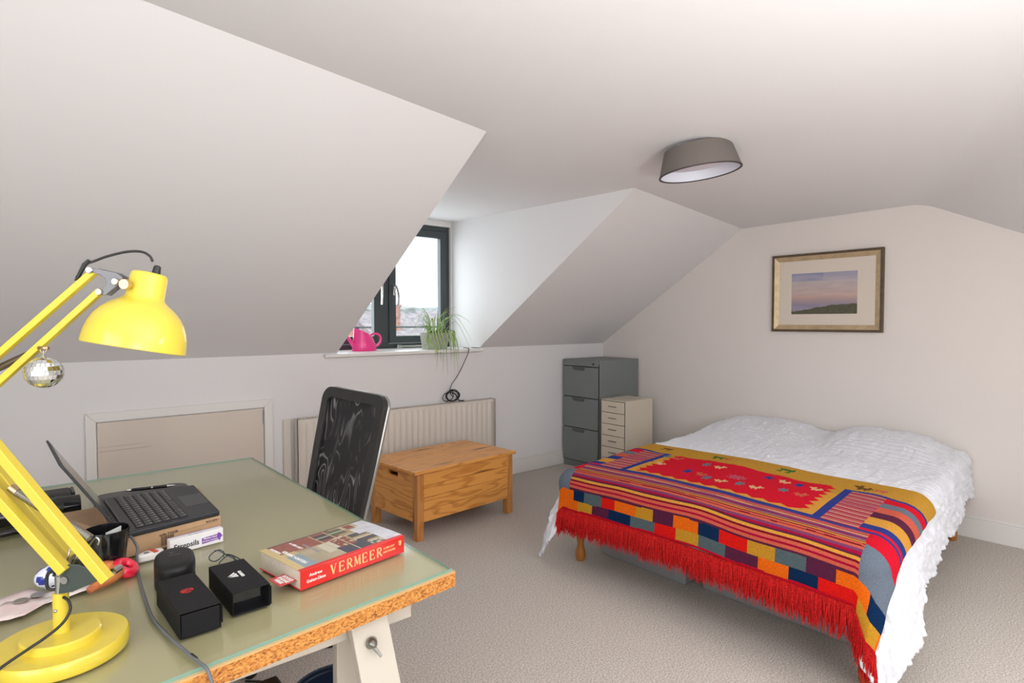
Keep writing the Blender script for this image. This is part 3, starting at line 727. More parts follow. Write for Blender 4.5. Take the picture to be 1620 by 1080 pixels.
for k,(a,b) in enumerate(((-hy-.022,-.14),(-.138,.02),(.022,.16),(.162,hy+.012))):
    MB().box(-hx-.03,hx+.014,a,b,.428,.449).build('lid_plank',wd[(k+1)%4],ch,bevel=.004)

# ================================================================== OFFICE CHAIR (only its back shows above the desk)
oc=thing('office_chair','black mesh-backed office chair behind the desk','office chair',(.98,2.62,0))
TLp,TRp=Vector((1.193,2.83,1.062)),Vector((1.272,2.365,1.062)); dn=Vector((-.122,.0,-.55))
acr=(TRp-TLp).normalized(); dnv=dn.normalized(); nrm=acr.cross(dnv).normalized()
Mb=Matrix.Identity(4)
for i in range(3): Mb[i][0]=acr[i];Mb[i][1]=-dnv[i];Mb[i][2]=nrm[i];Mb[i][3]=((TLp+TRp)/2)[i]
bw=.245
def bpath(inset,z=0,rr=.06):
    xs0=bw-inset; pts=[]
    pts.append((-xs0+.03,-.62,z)); pts.append((-xs0+.008,-.3,z))
    for k in range(7): a=R(180-15*k); pts.append((-xs0+rr+rr*math.cos(a),-rr-inset+rr*math.sin(a),z))
    for k in range(7): a=R(90-15*k); pts.append((xs0-rr+rr*math.cos(a),-rr-inset+rr*math.sin(a)-.012,z))
    pts.append((xs0-.008,-.3,z)); pts.append((xs0-.03,-.62,z)); pts.append((-xs0+.03,-.62,z)); return pts
# flat leather-look frame band
fb=MB(); o_=bpath(0)[:-1]; i_=bpath(.050,rr=.03)[:-1]; n=len(o_)
v=[(x,y,-.012) for x,y,z in o_]+[(x,y,-.014) for x,y,z in i_]+[(x,y,.014) for x,y,z in o_]+[(x,y,.010) for x,y,z in i_]
f=[]
for k in range(n):
    q=(k+1)%n; f+=[(k,q,n+q,n+k),(2*n+k,3*n+k,3*n+q,2*n+q),(k,2*n+k,2*n+q,q),(n+k,n+q,3*n+q,3*n+k)]
fb.add(v,f,Mb); fb.build('back_frame',mat('black_vinyl',(.028,.028,.026),.42,bump=.15,bscale=120),oc,world=True,bevel=.004)
MB().tube([Mb@Vector((x,y,.018 if nrm.x>0 else -.018)) for x,y,z in bpath(.003)[:-1]],.0085,8).build('chrome_tube',mat('dull_chrome',(.42,.42,.40),.28,metal=1),oc,world=True,smooth=True)
# woven mesh: solid sheet; pale moire swirls of light painted into its colour
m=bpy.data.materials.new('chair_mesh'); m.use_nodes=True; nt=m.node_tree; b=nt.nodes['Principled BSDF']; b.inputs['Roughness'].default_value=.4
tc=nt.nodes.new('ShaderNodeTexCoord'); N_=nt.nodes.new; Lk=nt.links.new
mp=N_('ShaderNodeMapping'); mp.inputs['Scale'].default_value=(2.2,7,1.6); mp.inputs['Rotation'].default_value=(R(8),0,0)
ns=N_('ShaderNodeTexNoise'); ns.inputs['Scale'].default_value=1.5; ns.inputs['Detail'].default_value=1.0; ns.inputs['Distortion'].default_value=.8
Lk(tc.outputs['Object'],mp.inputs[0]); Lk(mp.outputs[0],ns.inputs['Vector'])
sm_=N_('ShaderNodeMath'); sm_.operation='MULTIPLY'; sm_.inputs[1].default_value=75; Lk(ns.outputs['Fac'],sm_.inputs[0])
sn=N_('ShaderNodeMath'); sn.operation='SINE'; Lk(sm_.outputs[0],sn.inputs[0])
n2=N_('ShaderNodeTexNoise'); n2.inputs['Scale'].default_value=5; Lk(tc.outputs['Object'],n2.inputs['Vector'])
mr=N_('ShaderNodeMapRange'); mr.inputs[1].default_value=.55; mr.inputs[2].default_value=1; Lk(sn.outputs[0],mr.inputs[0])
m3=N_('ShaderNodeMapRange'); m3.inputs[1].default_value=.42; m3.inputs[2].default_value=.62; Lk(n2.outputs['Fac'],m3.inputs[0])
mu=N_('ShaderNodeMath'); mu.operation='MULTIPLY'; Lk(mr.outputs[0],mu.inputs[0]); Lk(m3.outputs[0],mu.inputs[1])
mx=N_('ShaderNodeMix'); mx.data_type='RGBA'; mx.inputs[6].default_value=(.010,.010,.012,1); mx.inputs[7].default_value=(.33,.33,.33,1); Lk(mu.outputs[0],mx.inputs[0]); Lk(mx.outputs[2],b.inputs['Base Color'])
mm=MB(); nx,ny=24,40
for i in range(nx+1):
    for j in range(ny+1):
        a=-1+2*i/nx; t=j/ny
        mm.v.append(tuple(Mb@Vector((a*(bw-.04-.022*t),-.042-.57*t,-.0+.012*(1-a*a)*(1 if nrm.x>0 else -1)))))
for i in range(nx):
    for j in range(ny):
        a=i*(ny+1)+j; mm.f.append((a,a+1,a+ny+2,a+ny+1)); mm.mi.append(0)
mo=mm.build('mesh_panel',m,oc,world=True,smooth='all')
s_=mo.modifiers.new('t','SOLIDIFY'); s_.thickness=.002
MB().tube(curve([(1.10,2.60,.50),(1.10,2.60,.43),(1.02,2.61,.40),(.9,2.61,.40)]),.018,8).build('back_support',black_pl,oc,world=True,smooth=True)
MB().prism(rrect(.62,1.06,2.38,2.86,.07),.42,.49).build('seat',mat('black_fabric',(.02,.02,.022),.9,bump=.3,bscale=400),oc,world=True,bevel=.02,seg=3)
MB().lathe([(.03,.10),(.03,.26),(.018,.26),(.018,.42)],16,Matrix.Translation((.84,2.62,0))).build('gas_column',black_pl,oc,world=True,smooth=True)
for k in range(5):
    a=R(20+72*k); d=Vector((math.cos(a),math.sin(a),0)); c0=Vector((.84,2.62,.115)); e_=c0+d*.28+Vector((0,0,-.045))
    l_=MB().bar(c0,e_,.045,.03).build('base_arm',black_pl,oc,world=True,bevel=.006)
    MB().lathe([(.026,-.011),(.028,0),(.026,.011)],16,Matrix.Translation(e_+Vector((0,0,-.042)))@Matrix.Rotation(R(90),4,'X')).build('castor',black_pl,l_,world=True)

# ================================================================== DESK
desk=thing('desk','trestle desk with an olive top under a glass sheet','desk',(.3,2.05,0))
def yfr(x): return 1.24-.11*(.848-x)
XD0,XD1,YD1=-.30,.855,2.893
def dpoly(i,fi): return [(XD0+i,yfr(XD0)+fi),(XD1-i,yfr(XD1)+fi),(XD1-i,YD1-i),(XD0+i,YD1-i)]
chip=bpy.data.materials.new('chipboard'); chip.use_nodes=True; nt=chip.node_tree; b=nt.nodes['Principled BSDF']; b.inputs['Roughness'].default_value=.6
N_=nt.nodes.new; Lk=nt.links.new; tc=N_('ShaderNodeTexCoord'); mp=N_('ShaderNodeMapping'); mp.inputs['Scale'].default_value=(1,1,2.2); Lk(tc.outputs['Object'],mp.inputs[0])
v1=N_('ShaderNodeTexVoronoi'); v1.inputs['Scale'].default_value=260; Lk(mp.outputs[0],v1.inputs['Vector'])
n1=N_('ShaderNodeTexNoise'); n1.inputs['Scale'].default_value=120; n1.inputs['Detail'].default_value=4; n1.inputs['Roughness'].default_value=.7; Lk(mp.outputs[0],n1.inputs['Vector'])
r1=N_('ShaderNodeValToRGB'); r1.color_ramp.elements[0].position=.36; r1.color_ramp.elements[0].color=(.17,.045,.012,1); r1.color_ramp.elements[1].position=.62; r1.color_ramp.elements[1].color=(.78,.36,.085,1)
e_=r1.color_ramp.elements.new(.46); e_.color=(.55,.20,.03,1)
Lk(n1.outputs['Fac'],r1.inputs[0]); bw_=N_('ShaderNodeRGBToBW'); Lk(v1.outputs['Color'],bw_.inputs[0])
mr=N_('ShaderNodeMapRange'); mr.inputs[3].default_value=.7; mr.inputs[4].default_value=1.25; Lk(bw_.outputs[0],mr.inputs[0])
sc_=N_('ShaderNodeVectorMath'); sc_.operation='SCALE'; Lk(r1.outputs[0],sc_.inputs[0]); Lk(mr.outputs[0],sc_.inputs['Scale']); Lk(sc_.outputs[0],b.inputs['Base Color'])
bp=N_('ShaderNodeBump'); bp.inputs['Strength'].default_value=.8; bp.inputs['Distance'].default_value=.003; Lk(n1.outputs['Fac'],bp.inputs['Height']); Lk(bp.outputs[0],b.inputs['Normal'])
MB().prism(dpoly(0,0),.706,.741).build('chipboard_core',chip,desk,world=True)
MB().prism(dpoly(.0,-.001),.741,.7432).build('edge_lip',mat('lip',(.72,.42,.17),.4),desk,world=True)
MB().prism(dpoly(.0,.004),.7432,.7438).build('olive_surface',olive,desk,world=True)
gm=bpy.data.materials.new('desk_glass'); gm.use_nodes=True; nt=gm.node_tree; nt.nodes.clear()
t=nt.nodes.new('ShaderNodeBsdfTransparent'); gg=nt.nodes.new('ShaderNodeBsdfGlossy'); gg.inputs['Roughness'].default_value=.09
f_=facing(nt,.04,.55); mx=nt.nodes.new('ShaderNodeMixShader'); oo=nt.nodes.new('ShaderNodeOutputMaterial'); t.inputs[0].default_value=(.97,.99,.975,1)
nt.links.new(f_.outputs[0],mx.inputs[0]); nt.links.new(t.outputs[0],mx.inputs[1]); nt.links.new(gg.outputs[0],mx.inputs[2]); nt.links.new(mx.outputs[0],oo.inputs[0])
ge=mat('glass_edge',(.20,.36,.29),.3)
gsh=MB(); P=dpoly(.006,.010); n=4; 
gsh.add([(x,y,.744) for x,y in P]+[(x,y,.75) for x,y in P],[(3,2,1,0),(4,5,6,7)],mi=0)
gsh.add([(x,y,.744) for x,y in P]+[(x,y,.75) for x,y in P],[(i,(i+1)%4,4+(i+1)%4,4+i) for i in range(4)],mi=1)
gsh.build('glass_sheet',[gm,ge],desk,world=True,recalc=False)
# trestles
tp=mat('trestle_cream',(.57,.52,.44),.35)
def trestle(y0,label,xc=.25,hw=.47):
    t=thing('trestle',label,'trestle',(xc,y0,0),0,'trestles under the desk')
    MB().box(xc-hw,xc+hw+.03,y0-.02,y0+.02,.645,.704).build('top_rail',tp,t,world=True,bevel=.003)
    for sx in (-1,1):
        for sy in (-1,1):
            x=xc+sx*(hw-.10); a=Vector((x,y0+sy*.035,.70)); b_=Vector((x+sx*.05,y0+sy*(.24 if sy<0 else .16),0))
            l=MB(); wv=.046
            v=[a+Vector((-wv,-.014,0)),a+Vector((wv,-.014,0)),a+Vector((wv,.014,0)),a+Vector((-wv,.014,0)),b_+Vector((-wv,-.014,0)),b_+Vector((wv,-.014,0)),b_+Vector((wv,.014,0)),b_+Vector((-wv,.014,0))]
            l.add(v,[(0,1,2,3),(7,6,5,4),(0,4,5,1),(1,5,6,2),(2,6,7,3),(3,7,4,0)]); lo=l.build('leg',tp,t,world=True,bevel=.003)
            if sy<0:
                q=a+(b_-a)*.075+Vector((-.008*sx,0,0))+Vector((0,-.014,0)); w2=MB()
                w2.lathe([(.012,0),(.014,.006),(.010,.016),(.005,.022),(.003,.026)],16,Matrix.Translation(q)@Matrix.Rotation(R(90),4,'X')).tube([q+Vector((0,-.012,-.004)),q+Vector((.012,-.03,-.026))],[.005,.003],8)
                w2.build('wing_bolt',mat('zinc',(.30,.30,.28),.35,metal=1),lo,world=True,smooth=True)
    for sy in (-1,): MB().box(xc-hw+.1,xc+hw-.1,y0+sy*.175-.01,y0+sy*.19+.01,.20,.25).build('stretcher',tp,t,world=True)
trestle(1.30,'cream trestle under the near end of the desk'); trestle(2.55,'cream trestle under the far end of the desk, hidden by the top',.05,.40)
# ================================================================== DESK LAMP
LP=Vector((.063,1.405,.75)); th_=math.atan2(-.644,.765)
lamp=thing('desk_lamp','yellow balanced-arm desk lamp with a domed shade','lamp',tuple(LP),th_)
DZ=.0     # local x: to the right along the arm plane, local y: away, local z: up
bs=MB().lathe([(.107,0),(.109,.004),(.109,.024),(.106,.028),(.0001,.028)],72); bs.build('base',yellow,lamp,smooth=True)
MB().lathe([(.064,.028),(.064,.040),(.061,.043),(.0001,.043)],56,Matrix.Translation((.0,.0,0))).build('base_step',yellow,lamp,smooth=True)
MB().lathe([(.0130,.043),(.0130,.116),(.011,.118),(.0001,.118)],28).build('post',yellow,lamp,smooth=True)
MB().sphere((.0,-.0135,.088),.0035).build('screw',chrome,lamp,smooth=True)
MB().lathe([(.0085,.117),(.0085,.150),(.0001,.150)],18).build('swivel_pin',mat('steel',(.5,.5,.48),.3,metal=1),lamp,smooth=True)
def plate(poly,y0,y1,m,name,par=lamp):
    b=MB(); n=len(poly); v=[(x,y0,z) for x,z in poly]+[(x,y1,z) for x,z in poly]
    b.add(v,[tuple(range(n)),tuple(range(2*n-1,n-1,-1))]+[(i,n+i,n+(i+1)%n,(i+1)%n) for i in range(n)]); return b.build(name,m,par,bevel=.001)
gpl=mat('grey_green_bracket',(.045,.06,.055),.45)
for y in (-.012,.012): plate([(.006,.120),(.014,.176),(.044,.176),(.074,.166),(.092,.150),(.032,.124)],y-.0015,y+.0015,gpl,'pivot_plate')
MB().lathe([(.007,-.018),(.007,.018)],14,Matrix.Translation((.020,0,.148))@Matrix.Rotation(R(90),4,'X')).build('pivot_bolt',chrome,lamp,smooth=True)
EL=Vector((-.235,0,.55))    # elbow, outside the picture
def arm(a,b,name,w_=.014,h=.012,y=0):
    o=MB().bar((a[0],y,a[1]),(b[0],y,b[1]),w_,h,up=(0,1,0)).build(name,yellow,lamp,bevel=.0012); return o
def ext(a,b,x): t=(x-a[0])/(b[0]-a[0]); return (x,a[1]+t*(b[1]-a[1]))
l1=arm((.101,.148),ext((.097,.153),(-.093,.390),-.245),'lower_arm',.018,.018,-.016)
MB().lathe([(.0065,-.026),(.0065,-.006)],14,Matrix.Translation((.096,0,.154))@Matrix.Rotation(R(90),4,'X')).build('end_bolt',chrome,l1,smooth=True)
arm((.022,.165),ext((.022,.165),(-.096,.301),-.255),'lower_arm',.018,.018,-.016)
arm((.005,.177),ext((.003,.179),(-.124,.338),-.25),'lower_arm',.018,.017,.018)
u1=arm((.082,.723),ext((.082,.723),(-.102,.567),-.25),'upper_arm',.012,.013,-.004)
u2=arm((.094,.688),ext((.094,.688),(-.103,.515),-.25),'upper_arm',.012,.012,-.004)
e1=ext((.083,.144),(-.107,.397),-.245); 
plate([(-.30,.56),(-.27,.62),(-.22,.60),(-.21,.46),(-.25,.44),(-.29,.50)],.010,.014,gpl,'elbow_plate'); plate([(-.27,.64),(-.21,.60),(-.20,.40),(-.25,.40)],-.028,-.024,gpl,'elbow_plate')
# springs
def spring(a,b,r,name,turns=46):
    a=Vector(a);b=Vector(b);t=(b-a).normalized();u=t.cross(Vector((0,1,0))).normalized();q=t.cross(u); pts=[]
    for k in range(turns*8+1):
        an=2*PI*k/8; s=k/(turns*8); pts.append(a+(b-a)*s+(u*math.cos(an)+q*math.sin(an))*r)
    return MB().tube(pts,.0011,5).build(name,mat('spring_steel',(.45,.43,.40),.3,metal=1),lamp,smooth='all')
spring((-.078,.002,.309),(.057,.002,.220),.0075,'spring',58)
MB().tube([(-.090,.002,.318),(-.078,.002,.309)],.008,10).build('spring_anchor',brass,lamp,smooth=True)
hk=MB(); hk.tube(curve([(.030,0,.150),(.045,.0,.185),(.060,.004,.214),(.068,.004,.221),(.073,.004,.215),(.070,.004,.206)],4),.0017,6).tube([(.008,.0,.160),(.022,.0,.205)],.0015,6).tube([(.022,0,.165),(.040,0,.20)],.0015,6)
hk.build('spring_hook',chrome,lamp,smooth='all')
MB().tube([(-.20,.012,.505),(-.045,.012,.574)],.007,12).tube([(-.045,.012,.574),(-.036,.012,.584)],.003,8).build('gas_spring',mat('brown_steel',(.22,.19,.16),.25,metal=1),lamp,smooth=True)
# head bracket
hb=mat('bracket_grey',(.19,.19,.20),.4,metal=.3)
poly=[(.074,.730),(.088,.729),(.128,.720),(.140,.712),(.137,.703),(.106,.678),(.096,.681),(.100,.692),(.108,.697),(.109,.708),(.100,.716),(.080,.722)]
for y in (-.012,.006): plate(poly,y-.001,y+.001,hb,'head_bracket')
for p in ((.080,.725),(.097,.685),(.127,.704)): MB().lathe([(.0055,-.002),(.0065,0),(.0055,.002)],14,Matrix.Translation((p[0],-.015,p[1]))@Matrix.Rotation(R(90),4,'X')).build('rivet',chrome,lamp,smooth=True)
MB().tube([(.128,-.003,.706),(.146,-.006,.702)],.004,10).lathe([(.009,-.006),(.010,0),(.009,.006)],14,Matrix.Translation((.155,-.028,.698))@Matrix.Rotation(R(90),4,'X')).build('knuckle',brass,lamp,smooth=True)
MB().tube([(.124,-.006,.707),(.160,-.022,.698)],.0045,10).build('knuckle_rod',brass,lamp,smooth=True)
# shade
SM=Matrix.Translation((.150,0,.581))@Matrix.Rotation(R(9),4,'Y')@Matrix.Rotation(R(-7),4,'X')@Matrix.Diagonal((.93,.93,.97,1))
T2=SM@Matrix.Translation((.0,0,0))
prof=[(.0925,0),(.0922,.010),(.0905,.024),(.0865,.040),(.0800,.055),(.0700,.069),(.0575,.081),(.0460,.089),(.0415,.092),(.0375,.096),(.0350,.100),(.0335,.140),(.0320,.145),(.0290,.1475),(.0001,.148)]
inn=[(max(.0001,r-.0015),z-.0012) for r,z in prof]
sh=MB().lathe(prof,56,SM); sh.lathe(inn[:-1],56,SM)
sh.lathe([(.0925,0),(.0908,-.0012)],56,SM)
so=sh.build('shade',yellow,lamp,smooth=True,angle=50)
MB().lathe([(.014,.05),(.028,.03),(.030,.012),(.022,-.006),(.0001,-.012)],20,SM@Matrix.Translation((0,0,.02))).build('bulb',mat('bulb_glass',(.85,.85,.83),.3),lamp,smooth=True)
gp=MB().lathe([(.0085,.146),(.0065,.163),(.004,.165)],14,SM@Matrix.Translation((.012,0,0))).build('cable_grommet',black_pl,lamp,smooth=True)
cp=curve([(.188,0,.742),(.183,0,.752),(.168,.0,.760),(.140,0,.760),(.105,0,.752),(.080,0,.743),(.070,-.004,.738),(.062,-.006,.728),(.050,-.006,.712)],5)
MB().tube(cp,.0024,8).build('cable',cable_black,lamp,smooth='all'); cc=MB(); cc.tube(curve([(.013,-.010,.113),(.027,-.016,.108),(.032,-.02,.092),(.025,-.03,.073),(.010,-.05,.058),(-.008,-.075,.046),(-.026,-.098,.034),(-.040,-.118,.022),(-.052,-.135,.004),(-.085,-.20,.003)],5),.0026,8)
cc.build('cable',cable_black,lamp,smooth='all'); cc=MB(); cc.tube(curve([(-.003,-.004,.125),(-.016,-.010,.13),(-.016,-.01,.155),(-.002,-.01,.165),(.004,-.02,.158)],5),.003,8)
cc.build('cable',cable_black,lamp,smooth='all')
plate([(.046,.706),(.053,.709),(.068,.735),(.076,.742),(.072,.746),(.062,.738)],-.008,-.002,black_pl,'cable_clip')
# mirror ball ornament hung from the arm
mb_=thing('mirror_ball','small mirrored disco ball bauble hanging from the yellow lamp arm','ornament',tuple(chainM(lamp)@Vector((-.004,-.020,.537))),th_)
ball=MB(); nr_=11
mirror=mat('mirror_tile',(.85,.87,.86),.03,metal=1); tk=0
for i in range(nr_):
    a0=-PI/2+PI*i/nr_; a1=-PI/2+PI*(i+1)/nr_; cr_=math.cos((a0+a1)/2); nn=max(4,int(28*cr_))
    for k in range(nn):
        b0=2*PI*(k+.06)/nn; b1=2*PI*(k+.94)/nn; e=.012
        jit=Vector((random.uniform(-1,1),random.uniform(-1,1),random.uniform(-1,1)))*.0002
        def sp(a,b): return Vector((.0305*math.cos(a)*math.cos(b),.0305*math.cos(a)*math.sin(b),.0285*math.sin(a)))
        q=[sp(a0+e,b0),sp(a0+e,b1),sp(a1-e,b1),sp(a1-e,b0)]
        q=[p+jit*(j%2) for j,p in enumerate(q)]
        ball.add(q,[(0,1,2,3)])
MB().sphere((0,0,0),.0296,20,14,sc=(1,1,.93)).build('core',mat('ball_core',(.5,.52,.5),.4),mb_,smooth='all')
bo=ball.build('mirror_tiles',mirror,mb_,recalc=False,kind='stuff')
MB().lathe([(.010,.026),(.006,.030),(.004,.033),(.0001,.034)],14).tube([(0,0,.033),(.0,0,.040)],.001,6).build('cap',chrome,mb_,smooth=True)
lp=MB(); lp.tube([(.006*math.cos(2*PI*k/16),0,.042+.006*math.sin(2*PI*k/16)) for k in range(17)],.0009,6,caps=False); lp.tube([(-.010,.002,.045),(.010,-.002,.045)],.0035,8)
lp.build('hanging_loop',brass,mb_,smooth='all')

# ================================================================== LAPTOP, CARTON
HZ=.75
card=mat('kraft_card',(.52,.33,.185),.75,var=.07,vscale=12)
ct=thing('cardboard_box','flat brown cardboard box propping up the laptop','box',(.34,2.07,HZ))
CP=[(.212,1.862),(.470,1.908),(.492,2.27),(.203,2.285)]
MB().prism(CP,HZ,.803).build('body',card,ct,world=True,bevel=.002)
fp=MB(); v=[(.203,1.93,.803),(.203,2.24,.803),(.09,2.25,.800),(.085,2.02,.775)]; v+=[(x,y,z-.003) for x,y,z in v]
fp.add(v,[(0,1,2,3),(7,6,5,4),(0,4,5,1),(1,5,6,2),(2,6,7,3),(3,7,4,0)]); fp.build('flap',card,ct,world=True)
dirn=Vector((.258,.046,0)).normalized(); inkb=mat('box_ink',(.10,.055,.03),.7)
def onfront(t,z): return Vector((.212,1.862,0))+dirn*t+Vector((dirn.y,-dirn.x,0))*.0006+Vector((0,0,z))
text('printed_code','code: 912X30',.0085,frameM(onfront(.118,.789),dirn,(0,0,1)),inkb,ct,world=True,bold=.0002)
text('printed_code','BOX MTE 1',.0075,frameM(onfront(.238,.793),dirn,(0,0,1)),inkb,ct,world=True,bold=.0002)
bc=MB(); x=.098
while x<.132:
    w_=random.choice((.0006,.0012,.0018)); p=onfront(x,.758); q=onfront(x+w_,.784)
    bc.add([p,onfront(x+w_,.758),q,onfront(x,.784)],[(0,1,2,3)]); x+=w_+random.choice((.0008,.0012))
bc.build('barcode',inkb,ct,world=True,recalc=False)
bl=MB()
for (t0,t1,z) in ((.095,.252,.7845),):
    bl.add([onfront(t0,z),onfront(t1,z+.003),onfront(t1,z+.0038),onfront(t0,z+.0008)],[(0,1,2,3)])
bl.build('printed_line',inkb,ct,world=True,recalc=False)
lap=thing('laptop','open black laptop seen from the side on top of the cardboard box','laptop',(.34,2.07,.804))
LB=[(.218,1.853),(.466,1.902),(.474,2.262),(.206,2.27)]
lap_m=mat('laptop_grey',(.018,.020,.024),.45,bump=.05,bscale=300)
def q2(u,v,z): # u across depth (0 hinge..1 front), v along width (0 near..1 far)
    a=Vector(LB[0]).lerp(Vector(LB[1]),u); b=Vector(LB[3]).lerp(Vector(LB[2]),u); p=a.lerp(b,v); return (p[0],p[1],z)
def lq(mb,u0,u1,v0,v1,z0,z1):
    v=[q2(u0,v0,z0),q2(u1,v0,z0),q2(u1,v1,z0),q2(u0,v1,z0),q2(u0,v0,z1),q2(u1,v0,z1),q2(u1,v1,z1),q2(u0,v1,z1)]
    mb.add(v,[(3,2,1,0),(4,5,6,7),(0,1,5,4),(1,2,6,5),(2,3,7,6),(3,0,4,7)]); return mb
lq(MB(),0,1,0,1,.8045,.820).build('base',lap_m,lap,world=True,bevel=.004)
lq(MB(),.13,.665,.045,.955,.8195,.8203).build('keyboard_well',mat('well',(.008,.008,.009),.6),lap,world=True)
keys=MB(); keym=mat('keycap',(.022,.023,.026),.4)
for r_ in range(6):
    nk=15 if r_<5 else 12
    for k in range(nk):
        u0=.14+r_*.087; v0=.05+k*.9/nk
        if r_==5 and 3<k<7: continue
        lq(keys,u0+.004,u0+.079,v0+.004,v0+.9/nk-.004,.8203,.8222)
lq(keys,.14+5*.087+.004,.14+5*.087+.079,.05+4*.075,.05+7*.075-.004,.8203,.8222)
keys.build('keys',keym,lap,world=True,kind='stuff')
kl=MB()
for r_ in range(6):
    for k in range(15):
        if r_==5 and k in (4,5,6,7,8): continue
        u=.165+r_*.087+.02; v=.082+k*.06; lq(kl,u,u+.022,v,v+.010,.8222,.8224)
kl.build('key_legends',mat('legend',(.42,.42,.42),.6),lap,world=True,kind='stuff')
lq(MB(),.72,.975,.30,.66,.8199,.8203).build('touchpad',mat('touchpad',(.035,.037,.042),.35),lap,world=True)
lq(MB(),.02,.045,.1,.9,.8195,.826).build('hinge',black_pl,lap,world=True,bevel=.003)
scr=MB(); a=Vector((.216,1.862,.824));b_=Vector((.206,2.262,.824)); up_=Vector((-.125,0.01,.200))
nm=(b_-a).cross(up_).normalized(); 
v=[a,b_,b_+up_,a+up_]; v+=[p+nm*.006*(-1 if nm.x>0 else 1) for p in v]
scr.add(v,[(0,1,2,3),(7,6,5,4),(0,4,5,1),(1,5,6,2),(2,6,7,3),(3,7,4,0)]); sc_o=scr.build('screen_lid',lap_m,lap,world=True,bevel=.0015)
s2=nm*.0006*(1 if nm.x>0 else -1); e1_=(b_-a)*.03; e2_=up_*.05
MB().add([a+e1_+e2_*2+s2,b_-e1_+e2_*2+s2,b_-e1_+up_-e2_+s2,a+e1_+up_-e2_+s2],[(0,1,2,3)]).build('display',mat('dark_display',(.02,.02,.022),.12),sc_o,world=True,recalc=False)
pp=Vector(q2(.0,-.005,.812))
cbl=MB().tube(curve([q2(.06,-.01,.811),(.236,1.835,.808),(.243,1.81,.790),(.240,1.80,.77),(.236,1.76,.7535),(.226,1.64,.7535),(.219,1.50,.7535),(.219,1.42,.7535),(.233,1.31,.7535),(.252,1.20,.7540),(.258,1.172,.754),(.262,1.158,.742),(.266,1.150,.70),(.27,1.15,.5)],6),.0033,8)
tag(cbl.build('laptop_cable',cable_grey,smooth='all'),'grey cable running from the laptop across the desk and over its front edge','cable')
MB().tube([(.2475,1.232,.7539),(.2515,1.210,.7539)],.0038,8).build('cable_tag',black_pl,bpy.data.objects['laptop_cable'])
# sleeve + pen
sv=thing('laptop_sleeve','flat dark grey felt sleeve lying behind the laptop under the pen','sleeve',(.36,2.42,HZ))
MB().prism(rrect(.21,.505,2.292,2.575,.05),HZ,.762).build('body',mat('grey_felt',(.12,.115,.11),.95,bump=.4,bscale=400),sv,world=True,bevel=.004)
MB().prism(rrect(.22,.495,2.30,2.31,.004),.762,.7635).build('zip',black_pl,sv,world=True)
pen=thing('ballpoint_pen','black ballpoint pen with chrome trim lying behind the laptop','pen',(.39,2.53,.767))
a=Vector((.315,2.545,.768)); b_=Vector((.465,2.51,.768)); d=(b_-a).normalized()
MB().tube([a+d*.012,a+d*.02,a+d*.07,a+d*.075],[.0045,.005,.0056,.0056],14).tube([a+d*.079,a+d*.125],[.0056,.0052],14).build('barrel',black_gl,pen,world=True,smooth=True)
MB().tube([a,a+d*.012],[.003,.0046],14).tube([a+d*.074,a+d*.080],.0060,14).tube([a+d*.124,a+d*.142,a+d*.152],[.0052,.0026,.0008],14).tube([a+d*.014+Vector((0,0,.006)),a+d*.05+Vector((0,0,.0075))],.0012,6).build('chrome_trim',chrome,pen,world=True,smooth=True)
# black speaker bar and tube case at the back left
sb=thing('speaker_bar','long black soundbar at the far left of the desk','speaker',(.0,2.55,HZ))
MB().box(-.25,.150,2.46,2.55,HZ+.003,.812).build('body',mat('black_grille',(.018,.018,.02),.55,bump=.4,bscale=700),sb,world=True,bevel=.012,seg=3)
MB().box(.148,.157,2.462,2.548,HZ+.003,.811).build('end_cap',black_pl,sb,world=True,bevel=.003)
MB().box(-.2,.12,2.47,2.54,HZ,.754).build('foot',black_pl,sb,world=True)
tcse=thing('tripod_case','long black cylindrical case lying in front of the soundbar','case',(-.05,2.37,.785))
MB().tube([(-.28,2.385,.785),(.165,2.385,.785)],.033,24).build('tube',black_gl,tcse,world=True,smooth=True,bevel=.004)
for x in (-.1,.10): MB().tube([(x,2.385,.785),(x+.02,2.385,.785)],.0345,24).build('band',black_pl,tcse,world=True,smooth=True)
rl=thing('cable_cover','thin black rod lying in front of the cylindrical case','rod',(-.1,2.27,.76))
MB().tube([(-.28,2.26,.7605),(-.05,2.275,.7605),(.12,2.31,.7605)],.0105,14).build('rod',black_gl,rl,world=True,smooth=True)
for e_ in ((-.28,2.26,.7605),(.12,2.31,.7605)): MB().sphere(e_,.0108,12,8).build('end_cap',black_pl,rl,world=True,smooth='all')
# pen pot
pot=thing('pen_pot','glossy black tapered pen pot with a slip of paper inside','pot',(.176,1.800,HZ))
pot.scale=(1.1,1.1,1.04)
MB().lathe([(.0001,.003),(.031,.003),(.0435,.103),(.045,.104),(.0455,.102),(.0335,.0),(.0001,.0)],40).build('cup',black_gl,pot,smooth=True)
MB().add([(-.010,-.030,.070),(.026,-.012,.072),(.030,.010,.112),(-.002,-.006,.106)],[(0,1,2,3)],Matrix.Translation((0,0,-.010))).build('paper_slip',mat('paper_grey',(.55,.57,.55),.8),pot,recalc=False)
